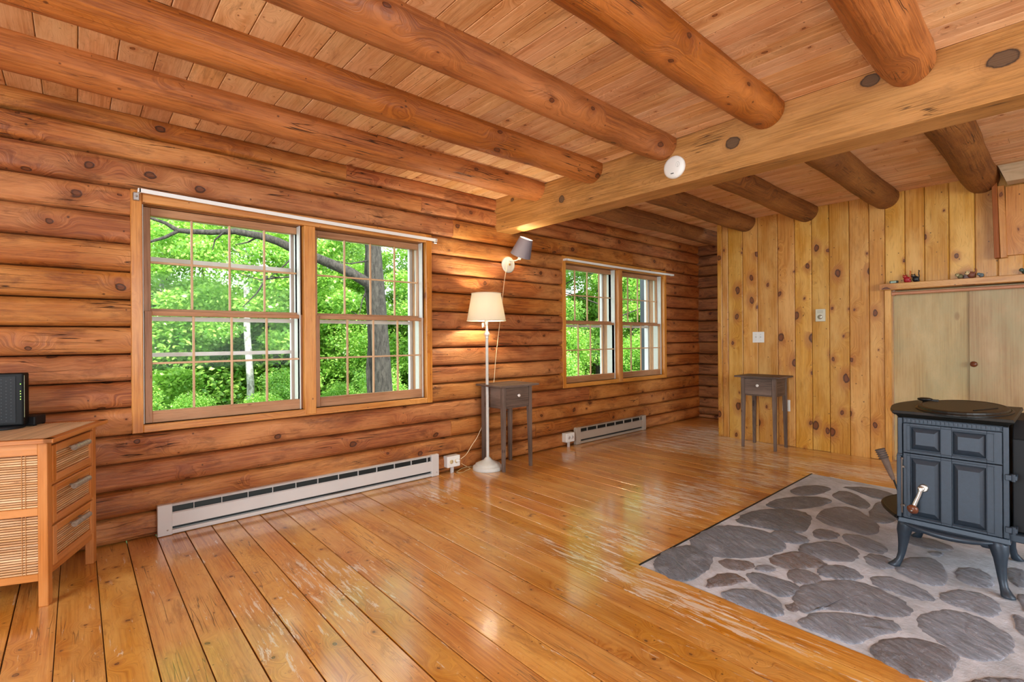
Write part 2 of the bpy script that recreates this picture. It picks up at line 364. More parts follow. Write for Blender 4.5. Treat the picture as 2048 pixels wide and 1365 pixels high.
def fabric(name, col, trans, rough=.8):
    m, nt, P = newmat(name); g = G(nt)
    t = g.n('ShaderNodeBsdfTranslucent'); t.inputs[0].default_value = srgb(col)
    P.inputs['Base Color'].default_value = srgb(col); P.inputs['Roughness'].default_value = rough
    tc = g.n('ShaderNodeTexCoord').outputs['Object']; g.put(P.inputs['Normal'], g.bump(g.noise(tc, 260, 2), .0006))
    mm = g.n('ShaderNodeMixShader'); mm.inputs[0].default_value = trans
    g.put(mm.inputs[1], P.outputs[0]); g.put(mm.inputs[2], t.outputs[0]); g.put(nt.nodes['Material Output'].inputs[0], mm.outputs[0])
    return m
SHADEW = fabric('cream pleated shade cloth', 'f4eedd', .45)
SHADEG = fabric('grey linen shade cloth', '77717a', .05)

# ------------------------------------------------------------------ room shell
SEAMS = [0, .14, .285, .43, .585, .735, .88, 1.03, 1.18, 1.33, 1.485, 1.638, 1.795, 1.945, 2.105, 2.245, 2.36]
def logseg(mb, s0, s1, z0, z1, depth=.16, x0=-.0, bulge=.052):
    """one length of wall log; local axes: s along, x outwards from the seam plane, z up"""
    ns = max(2, int((s1 - s0) / .10)); nt_ = 10; ph = random.random() * 50; ou = random.random() * 60; ov = random.random() * 60; brd = random.random()
    vs = []; q = []
    for i in range(ns + 1):
        s = s0 + (s1 - s0) * i / ns
        wz = .003 * math.sin(s * 1.7 + ph) + .002 * math.sin(s * 5.1 + ph * 2); bb = bulge * (1 + .09 * math.sin(s * 2.3 + ph) + .05 * math.sin(s * 7.9 + ph))
        for k in range(nt_ + 1):
            t = k / nt_; a = 2 * t - 1
            x = x0 + bb * (1 - abs(a) ** 3.8) + (0 if 0 < k < nt_ else -.03)
            z = z0 + .0015 + (z1 - z0 - .003) * (.5 + .5 * math.sin(a * PI / 2 * .98) / math.sin(PI / 2 * .98)) 
            if 0 < k < nt_: z += wz * (1 - abs(a)); 
            vs.append((s, x, z))
        vs.append((s, x0 - depth, z1 + .002)); vs.append((s, x0 - depth, z0 - .002))
    n = nt_ + 3; fs = []; uvs = []
    for i in range(ns):
        for k in range(n):
            k2 = (k + 1) % n
            f = (i * n + k, (i + 1) * n + k, (i + 1) * n + k2, i * n + k2); fs.append(f)
            va = lambda kk: (z1 - z0) * kk / nt_ * 1.15
            uvs.append([(vs[f[0]][0] + ou, ov + va(k)), (vs[f[1]][0] + ou, ov + va(k)), (vs[f[2]][0] + ou, ov + va(k + 1)), (vs[f[3]][0] + ou, ov + va(k + 1))])
    mb.add(vs, fs, uvs, brd, True)
    mb.add([v for v in vs[:n]], [tuple(range(n))], None, brd); mb.add(vs[-n:], [tuple(range(n))[::-1]], None, brd)

WIN = [(.225, 2.148), (3.685, 5.608)]; WZ = (.590, 1.940); XS = -3.470
# wall_left: local s -> world y, local x -> world x
ML = Matrix(((0, 1, 0, XS), (1, 0, 0, 0), (0, 0, 1, 0), (0, 0, 0, 1)))
mb = MB(ML); mb2 = MB(ML)
JO = {15: [1.45, 4.4], 14: [2.06, 2.40, 3.9], 13: [2.36, 4.9], 1: [.81, 3.3], 2: [2.33, 5.0], 3: [-.9, 4.1], 0: [1.9], 16: []}
for k in range(len(SEAMS) - 1):
    z0, z1 = SEAMS[k], SEAMS[k + 1]
    cuts = [-2.75] + JO.get(k, []) + [6.52]
    segs = list(zip(cuts[:-1], cuts[1:]))
    if 4 <= k <= 12: segs = [(-2.75, WIN[0][0]), (WIN[0][1], WIN[1][0]), (WIN[1][1], 6.52)]
    for a, b in segs:
        for c, d, tgt in ((a, min(b, 3.2), mb), (max(a, 3.2), b, mb)):
            if d - c > .02 and (c == a or a < 3.2 < b) and not (tgt is mb and c == 3.2 and a < 3.2): logseg(tgt, c, b if c == a else d, z0, z1); break
tag(mb.build('wall_left', W['log']), kind='structure')
# wall_far, facing -y behind the partition
MF = Matrix(((1, 0, 0, 0), (0, -1, 0, 6.475), (0, 0, 1, 0), (0, 0, 0, 1)))
mb = MB(MF); SF = [0, .05] + [.146, .274, .434, .588, .732, .871, 1.035, 1.175, 1.324, 1.467, 1.626, 1.775, 1.935, 2.073, 2.211, 2.36]
for k in range(len(SF) - 1): logseg(mb, -3.60, -1.2, SF[k], SF[k + 1], .12, bulge=.045)
tag(mb.build('wall_far', W['log_dark']), kind='structure')

# floor boards along x
mb = MB(); y = -.065 - .1325 * 20
while y < 6.5:
    xs = [-3.52]; x = -3.52 + random.uniform(2.4, 5.2)
    while x < 3.1: xs.append(x); x += random.uniform(2.6, 4.4)
    xs.append(3.15); gap = random.choice((.0014, .0020, .0032)) if y < 2.2 else random.choice((.0008, .0012, .0018)); brd = random.random()
    for a, b in zip(xs[:-1], xs[1:]):
        # leave the hearth recess free
        y1 = y + .1325
        segs = [(a, b)]
        if y1 > 2.04 and y < 4.42:
            segs = [(a, min(b, -1.397))] if a < -1.397 else []
        for c, d in segs:
            ya, yb = y + gap, y1 - gap
            if c > -1.397 or d > -1.4:
                pass
            mb.box(c + .0006, d - .0006, ya, yb, -.03, random.uniform(-.0008, .0006), 'x')
    y += .1325
mb.box(-3.52, 3.15, -2.75, 6.5, -.06, -.031, 'x', brd=0)
# strips that square the boards off against the hearth
tag(mb.build('floor', W['floor'], bevel=.0012), kind='structure')

# ceiling boards along x
mb = MB(); y = .011 - .1308 * 21
while y < 6.5:
    x = -3.62; off = random.uniform(0, 2)
    xs = [-3.62]; x = -3.62 + off + 2.5
    while x < 3.1: xs.append(x); x += random.uniform(3.2, 4.8)
    xs.append(3.15)
    for a, b in zip(xs[:-1], xs[1:]):
        if y < 1.1: mb.box(a, b, y + .0014, y + .1308 - .0014, 2.35, 2.372, 'x')
        else:
            r_ = random.random(); of = (random.random() * 40, random.random() * 40); ym = y + .0654
            mb.box(a, b, y + .0014, ym - .0006, 2.35, 2.372, 'x', r_, of); mb.box(a, b, ym + .0006, y + .1308 - .0014, 2.35, 2.372, 'x', r_, of)
    y += .1308
mb.box(-3.62, 3.15, -2.75, 6.55, 2.3725, 2.45, 'x', brd=.2)
tag(mb.build('ceiling', W['ceil'], bevel=.0025), kind='structure')

# partition of vertical knotty pine boards
YP = 5.36; mb = MB()
seams = [-2.63, -2.574, -2.507, -2.349, -2.194, -1.997, -1.838, -1.687, -1.538, -1.376, -1.223, -1.106]
def board(x0, x1, z0, z1, y0=YP, t=.02, brd=None): 
    c = .006
    ou, ov = random.random() * 40, random.random() * 40; brd = random.random() if brd is None else brd
    g_ = .0016
    prof = [(x0 + g_, y0 + t), (x0 + g_, y0 + c), (x0 + g_ + c, y0), (x1 - g_ - c, y0), (x1 - g_, y0 + c), (x1 - g_, y0 + t)]
    vs = [(x, yy, z0) for x, yy in prof] + [(x, yy, z1) for x, yy in prof]; n = 6
    fs = [(i, i + 1, n + i + 1, n + i) for i in range(n - 1)] + [(n - 1, 0, n, 2 * n - 1), tuple(range(n))[::-1], tuple(range(n, 2 * n))]
    uvs = [[(vs[j][2] + ou, vs[j][0] + ov) for j in f] for f in fs]
    mb.add(vs, fs, uvs, brd)
for a, b in zip(seams[:-1], seams[1:]): board(a, b, random.uniform(.0, .004), 2.35)
up = [-1.106, -.965, -.834, -.678, -.522, -.392, -.25, -.10, .05, .2, .36, .5, .66, .8, .95, 1.1, 1.25, 1.4, 1.55, 1.7, 1.85, 2.0, 2.15, 2.3, 2.45, 2.6, 2.75, 2.9, 3.05]
for a, b in zip(up[:-1], up[1:]): board(a, b, 1.5, 2.35)
mb.box(-2.62, -1.106, YP + .021, YP + .12, 0, 2.35, 'z'); mb.box(-1.106, 3.05, YP + .021, YP + .12, 1.5, 2.35, 'z')
mb.box(.9, 3.05, YP, YP + .12, 0, 1.5, 'z')
tag(mb.build('wall_partition', W['pine']), kind='structure')
# closet opening behind the stove: jamb, header ledge, doors
mb = MB(); mb.box(-1.106, -1.060, YP - .016, YP + .11, .0, 1.50, 'z'); tag(mb.build('trim_1', W['pine'], bevel=.002), kind='structure')
mb = MB(); mb.box(-1.135, 3.0, YP - .075, YP + .02, 1.499, 1.553, 'x'); tag(mb.build('trim_2', W['pine'], bevel=.004), kind='structure')
for i, (a, b, yy) in enumerate(((-1.058, -.5605, YP + .062), (-.5625, .40, YP + .045))):
    mb = MB(); mb.box(a, b, yy, yy + .016, .004, 1.493, 'z'); d = tag(mb.build('door_%d' % (i + 1), W['ply'], bevel=.0015), kind='structure')
    if i:
        mb = MB(); mb.lathe([(.011, 0), (.009, .012), (.02, .02), (.023, .03), (.018, .038), (.0, .041)], (-.535, yy, .869), (0, -1, 0), 20); mb.build('door_knob', BROWNK, d)
mb = MB(); mb.box(.4, .9, YP + .045, YP + .06, .004, 1.493, 'z'); tag(mb.build('door_3', W['ply']), kind='structure')
mb = MB(); mb.box(-1.05, 1.0, YP + .12, YP + .14, 0, 1.5); tag(mb.build('trim_3', W['ply']), kind='structure')
mb = MB(); mb.tube([(-1.055, YP + .0, 1.468), (.9, YP + .0, 1.468)], .013, 14)
mb.tube([(-1.056, YP, 1.468), (-1.035, YP, 1.468)], .017, 14)
tag(mb.build('wooden_rod', plain('pinkish dowel wood', 'c98f6c', .4, noise=.1, nscale=9)), 'thin pinkish wooden rod spanning the closet opening under the ledge', 'rod')
# unseen walls behind and right of the camera, with window openings
def wallbox(name, parts, mat):
    mb = MB()
    for p in parts: mb.box(*p)
    return tag(mb.build(name, mat), kind='structure')
wallbox('wall_back', [(-3.6, 3.1, -2.75, -2.6, 0, .62), (-3.6, 3.1, -2.75, -2.6, 2.27, 2.36), (-3.6, -1.8, -2.75, -2.6, .62, 2.27), (.3, 3.1, -2.75, -2.6, .62, 2.27)], W['log_dark'])
wallbox('wall_right', [(3.0, 3.15, -2.75, 6.5, 0, .62, 'y'), (3.0, 3.15, -2.75, 6.5, 2.27, 2.36, 'y'), (3.0, 3.15, -2.75, -.1, .62, 2.27, 'y'), (3.0, 3.15, 3.3, 6.5, .62, 2.27, 'y')], W['log_dark'])

# main beam and joists
mb = MB(); mb.box(-3.46, 3.0, 2.83, 3.012, 2.058, 2.349, 'x', brd=.5, off=(3.1, 8.3))
tag(mb.build('ceiling_beam', W['beam'], bevel=.004, seg=2), 'wide sawn timber beam crossing the room under the ceiling with dark round knots', 'beam', kind='thing')
JX = [-2.90, -2.32, -1.735, -1.108, -.484]
nm = ['against the log wall side', 'second from the log wall', 'above the round smoke alarm', 'fourth from the log wall', 'thickest looking one at the top right with a long crack']
def joist(x, y0, y1, r, mat, label, group):
    mb = MB(); n = int((y1 - y0) / .12); ph = random.random() * 20
    pts = [(x + .004 * math.sin(ph + i * .5), y0 + (y1 - y0) * i / n, 2.325 + .003 * math.sin(ph + i * .37)) for i in range(n + 1)]
    rad = [r * (1 + .02 * math.sin(ph + i * .6) + .015 * math.sin(i * 1.7 + ph)) for i in range(n + 1)]
    rad[-1] *= .93 if y1 < 3 else 1
    mb.tube(pts, rad, 28, ou=random.random() * 50, ov=random.random() * 50)
    tag(mb.build('log_joist', mat), label, 'ceiling joist', group)
for i, x in enumerate(JX):
    joist(x, -2.6, 2.829, .102, W['joist'], ['round reddish log joist in front of the beam, nearest the big window', 'round reddish log joist in front of the beam, second from the big window',
      'round reddish log joist in front of the beam, ending above the white smoke alarm', 'round reddish log joist in front of the beam, fourth from the big window',
      'round cracked log joist in front of the beam, farthest from the windows'][i], 'log joists in front of the beam')
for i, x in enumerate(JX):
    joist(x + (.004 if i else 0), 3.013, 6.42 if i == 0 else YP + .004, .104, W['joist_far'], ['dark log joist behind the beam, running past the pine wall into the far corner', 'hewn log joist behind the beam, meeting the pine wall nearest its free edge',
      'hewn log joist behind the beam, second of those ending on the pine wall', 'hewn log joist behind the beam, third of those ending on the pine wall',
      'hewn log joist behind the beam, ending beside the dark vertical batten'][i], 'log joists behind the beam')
# pale timber and boxed pine panel at the right of the pine wall
mb = MB(); pr = [(5.10, 2.349), (5.10, 2.29), (5.16, 2.235), (5.30, 2.235), (5.355, 2.29), (5.355, 2.349)]
vs = [(-.37 + (2.349 - z) * .35, yy, z) for yy, z in pr] + [(2.9, yy, z) for yy, z in pr]
fs = [tuple(range(6)), tuple(range(6, 12))[::-1]] + [(i, 6 + i, 6 + (i + 1) % 6, (i + 1) % 6) for i in range(6)]
mb.add(vs, fs, [[(vs[j][0], vs[j][1] + vs[j][2]) for j in f] for f in fs])
tag(mb.build('chamfered_timber', W['pale']), 'pale weathered timber with chamfered edges under the ceiling at the right edge', 'timber')
bx = thing('pine_panel', 'orange pine panel with dark batten edge hanging on the wall above the ledge', 'panel', (-.1, 5.34, 1.70))
mb = MB(); mb.box(-.345, .9, 5.315, 5.357, 1.705, 2.23, 'z'); mb.build('board', W['casing'], bx, bevel=.002)
def lean(x0, x1, y0, y1, z0, z1, dx, name, mat):
    mb = MB(); mb.box(x0, x1, y0, y1, z0, z1, 'z'); mb.v = [(x + dx * (2.23 - z) / .53, yy, z) for x, yy, z in mb.v]; mb.build(name, mat, bx, bevel=.002)
lean(-.418, -.388, 5.285, 5.357, 1.69, 2.33, .012, 'edge_batten', W['batten']); lean(-.387, -.350, 5.295, 5.357, 1.69, 2.24, .014, 'inner_batten', W['casing'])

# ------------------------------------------------------------------ windows
def window(idx, y0):
    W0 = thing('window_%d' % idx, None, None, (-3.44, y0 + .96, .59), kind='structure')
    Y = lambda a: y0 + a
    c = W['casing']; T = 1.923
    mb = MB(); xo, xi = -3.47, -3.412
    mb.box(xo, xi, Y(0), Y(.052), .592, 1.938, 'z'); mb.box(xo, xi, Y(T - .052), Y(T), .592, 1.938, 'z')
    mb.box(xo, xi + .001, Y(.052), Y(T - .052), 1.872, 1.938, 'y'); mb.box(xo, xi + .001, Y(.052), Y(T - .052), .592, .634, 'y')
    mb.build('casing', c, W0, bevel=.003)
    mb = MB(); mb.box(-3.47, -3.408, Y(.925), Y(.998), .600, 1.871, 'z'); mb.build('mullion_post', c, W0, bevel=.003)
    # jamb liners down to the outside
    mb = MB()
    for a, b in ((.03, .052), (.928, .945), (.978, .995), (T - .052, T - .03)): mb.box(-3.63, -3.455, Y(a), Y(b), .63, 1.875, 'z')
    mb.box(-3.63, -3.455, Y(.04), Y(T - .04), 1.872, 1.90, 'y'); mb.box(-3.64, -3.44, Y(.04), Y(T - .04), .60, .634, 'y')
    mb.box(-3.60, -3.56, Y(.925), Y(.998), .62, 1.88, 'z')
    mb.build('jamb', W['sash'], W0)
    for a in (.053, .905, 1.000, T - .070):   # white parting strips of the tracks
        mb = MB(); mb.box(-3.56, -3.450, Y(a), Y(a + .006), .636, 1.870, 'z'); mb.build('track', WH, W0)
    for (ga, gb) in ((.097, .905), (1.043, 1.845)):
        st = .034
        for nm_, xp, za, zb, bot, top in (('upper_sash', -3.535, 1.262, 1.868, .026, .045), ('lower_sash', -3.492, .636, 1.272, .066, .026)):
            mb = MB(); mb.box(xp, xp + .034, Y(ga - st), Y(ga), za, zb, 'z'); mb.box(xp, xp + .034, Y(gb), Y(gb + st), za, zb, 'z')
            mb.box(xp, xp + .034, Y(ga), Y(gb), zb - top, zb, 'y'); mb.box(xp, xp + .034, Y(ga), Y(gb), za, za + bot, 'y')
            s = mb.build(nm_, W['sash'], W0, bevel=.002)
            mb = MB(); w4 = (gb - ga) / 4
            for k in (1, 2, 3): mb.box(xp + .012, xp + .028, Y(ga + k * w4 - .006), Y(ga + k * w4 + .006), za + bot, zb - top, 'z')
            zm = (za + bot + zb - top) / 2; mb.box(xp + .013, xp + .027, Y(ga), Y(gb), zm - .006, zm + .006, 'y')
            mb.build('muntins', plain('pale muntin wood', 'd6b796', .45) if False else W['munt'], s, bevel=.002)
            mb = MB(); mb.box(xp + .008, xp + .010, Y(ga - .003), Y(gb + .003), za + bot - .003, zb - top + .003); mb.build('pane', GLASS, s)
    # white storm window outside
    mb = MB()
    for (ga, gb) in ((.075, .925), (1.015, 1.865)):
        mb.box(-3.665, -3.635, Y(ga - .02), Y(ga + .018), .64, 1.875, 'z'); mb.box(-3.665, -3.635, Y(gb - .018), Y(gb + .02), .64, 1.875, 'z')
        mb.box(-3.665, -3.635, Y(ga), Y(gb), 1.845, 1.875, 'y'); mb.box(-3.665, -3.635, Y(ga), Y(gb), .635, .665, 'y')
        mb.box(-3.665, -3.640, Y(ga), Y(gb), 1.222, 1.248, 'y')
    if idx == 1:
        mb.box(-3.655, -3.640, Y(.09), Y(.915), 1.565, 1.605, 'y'); mb.box(-3.655, -3.640, Y(.09), Y(.915), 1.006, 1.030, 'y')
    mb.build('storm_frame', VINYL, W0)
    mb = MB(); mb.box(-3.72, -3.63, Y(-.09), Y(.03), .56, 1.98, 'z'); mb.box(-3.72, -3.63, Y(T - .03), Y(T + .09), .56, 1.98, 'z'); mb.box(-3.72, -3.63, Y(.03), Y(T - .03), 1.88, 1.98, 'y'); mb.box(-3.76, -3.63, Y(.03), Y(T - .03), .56, .63, 'y')
    mb.build('outer_trim', VINYL, W0)
W['mat'] = wood('pale bamboo mat', 'b89468', 'dcc29c', 'e8d4b4', knot='7a5a38', ku=3, kv=30, kr=.1, kth=.9, var=.16, dirt=.15, rough=.4, ring=.1, dash=.2, bumpd=.0004)
W['munt'] = wood('pale muntin wood', 'b98e62', 'd3ad84', 'dbb890', ku=.5, kv=3, kr=.05, kth=.9, var=.03, dirt=.05, rough=.45, bumpd=.0005)
window(1, .225); window(2, 3.685)
# curtain rods
def rod(y0, y1, z0, z1, label, brackets):
    t = thing('curtain_rod', label, 'curtain rod', (-3.37, (y0 + y1) / 2, z0))
    mb = MB(); n = 14
    for i in range(n):
        a, b = i / n, (i + 1) / n
        ya, yb = y0 + (y1 - y0) * a, y0 + (y1 - y0) * b; za, zb = z0 + (z1 - z0) * a, z0 + (z1 - z0) * b
        sag = lambda q: -.006 * math.sin(PI * q)
        hh = .011
        vs = [(-3.376, ya, za + sag(a) - hh), (-3.366, ya, za + sag(a) - hh), (-3.366, ya, za + sag(a) + hh), (-3.376, ya, za + sag(a) + hh),
              (-3.376, yb, zb + sag(b) - hh), (-3.366, yb, zb + sag(b) - hh), (-3.366, yb, zb + sag(b) + hh), (-3.376, yb, zb + sag(b) + hh)]
        fs = [(0, 4, 5, 1), (1, 5, 6, 2), (2, 6, 7, 3), (3, 7, 4, 0)]
        if i == 0: fs.append((0, 1, 2, 3))
        if i == n - 1: fs.append((4, 7, 6, 5))
        mb.add(vs, fs)
    for yy, zz in ((y0, z0), (y1, z1)): mb.box(-3.412, -3.366, yy - .006, yy + .006, zz - .011, zz + .011)
    mb.build('rod', WHITE, t)
    if brackets:
        for yy, zz in ((y0 - .012, z0 - .03), (y1 + .008, z1)):
            mb = MB(); mb.box(-3.412, -3.392, yy - .014, yy + .014, zz - .022, zz + .022); mb.lathe([(.006, 0), (.006, .006), (0, .008)], (-3.392, yy, zz), (1, 0, 0), 10)
            mb.build('bracket', STEEL, t, bevel=.003)
rod(.262, 2.165, 1.926, 1.892, 'thin white curtain rod along the top of the big near window', True)
rod(3.70, 5.71, 1.893, 1.893, 'thin white curtain rod over the smaller far window', False)

# ------------------------------------------------------------------ hearth
HX0, HX1, HY0, HY1 = -1.397, 2.2, 2.04, 4.42
m, nt, P = newmat('hearth mortar'); g = G(nt); tc = g.n('ShaderNodeTexCoord').outputs['Object']
n1 = g.noise(tc, 5, 5, .65); n2 = g.noise(tc, 60, 4, .7); sx, sy, sz = g.sep(tc)
st_ = g.noise(g.xyz(g.math('MULTIPLY', sx, 9), g.math('MULTIPLY', g.math('ADD', sy, g.math('MULTIPLY', sx, .5)), 30)), 1, 5, .7, .5)
c = g.mix(g.rng(n1, .35, .65), srgb('a0a8b2'), srgb('d0d6e2')); c = g.mix(g.rng(st_, .5, .75, 0, .5), c, srgb('73757a')); c = g.mix(g.rng(n2, .3, .7, 0, .3), c, srgb('cfd5df'))
g.put(P.inputs['Base Color'], c); P.inputs['Roughness'].default_value = .75
g.put(P.inputs['Normal'], g.bump(g.math('ADD', n1, g.math('MULTIPLY', n2, .4)), .008)); MORTAR = m
m, nt, P = newmat('hearth stone'); g = G(nt); tc = g.n('ShaderNodeTexCoord').outputs['Object']; brd = g.n('ShaderNodeAttribute', attribute_name='brd').outputs['Fac']
sx, sy, sz = g.sep(tc)
n1 = g.noise(tc, 7, 6, .7); st_ = g.noise(g.xyz(g.math('MULTIPLY', sx, 10), g.math('MULTIPLY', g.math('ADD', sy, g.math('MULTIPLY', sx, .6)), 34), g.math('MULTIPLY', brd, 20)), 1, 6, .7, .7); n2 = g.noise(tc, 90, 3, .7)
rust = g.math('FRACT', g.math('MULTIPLY', brd, 10)); lum = brd
c = g.mix(lum, srgb('666d76'), srgb('b2bacb')); c = g.mix(g.rng(st_, .45, .72, 0, .55), c, srgb('585a5c')); c = g.mix(g.rng(n1, .5, .68, 0, .5), c, srgb('b0b6c4'))
c = g.mix(g.math('MULTIPLY', g.rng(rust, .05, .9), g.rng(st_, .3, .6, .2, .85)), c, srgb('7e6350'))
c = g.mix(g.rng(n2, .5, .7, 0, .25), c, srgb('b8bcc6'))
g.put(P.inputs['Base Color'], c); P.inputs['Roughness'].default_value = .5
g.put(P.inputs['Normal'], g.bump(g.math('ADD', g.math('MULTIPLY', st_, 1.4), n1), .02)); STONE = m
hearth = thing('stone_hearth', 'grey mortared fieldstone hearth pad set in the floor beneath the stove', 'hearth', (0.2, 3.2, 0))
mb = MB(); nx, ny = 90, 60; vs = []; fs = []
for j in range(ny + 1):
    for i in range(nx + 1):
        x = HX0 + (HX1 - HX0) * i / nx; yy = HY0 + (HY1 - HY0) * j / ny; e = min(i, j, nx - i, ny - j)
        vs.append((x, yy, -.002 + (.004 if e > 1 else 0) + .0018 * math.sin(x * 9 + math.sin(yy * 7) * 2) * (e > 1)))
for j in range(ny):
    for i in range(nx): a = j * (nx + 1) + i; fs.append((a, a + 1, a + nx + 2, a + nx + 1))
mb.add(vs, fs, None, .5, True); mb.box(HX0, HX1, HY0, HY1, -.03, -.0045); mb.build('mortar_bed', MORTAR, hearth)
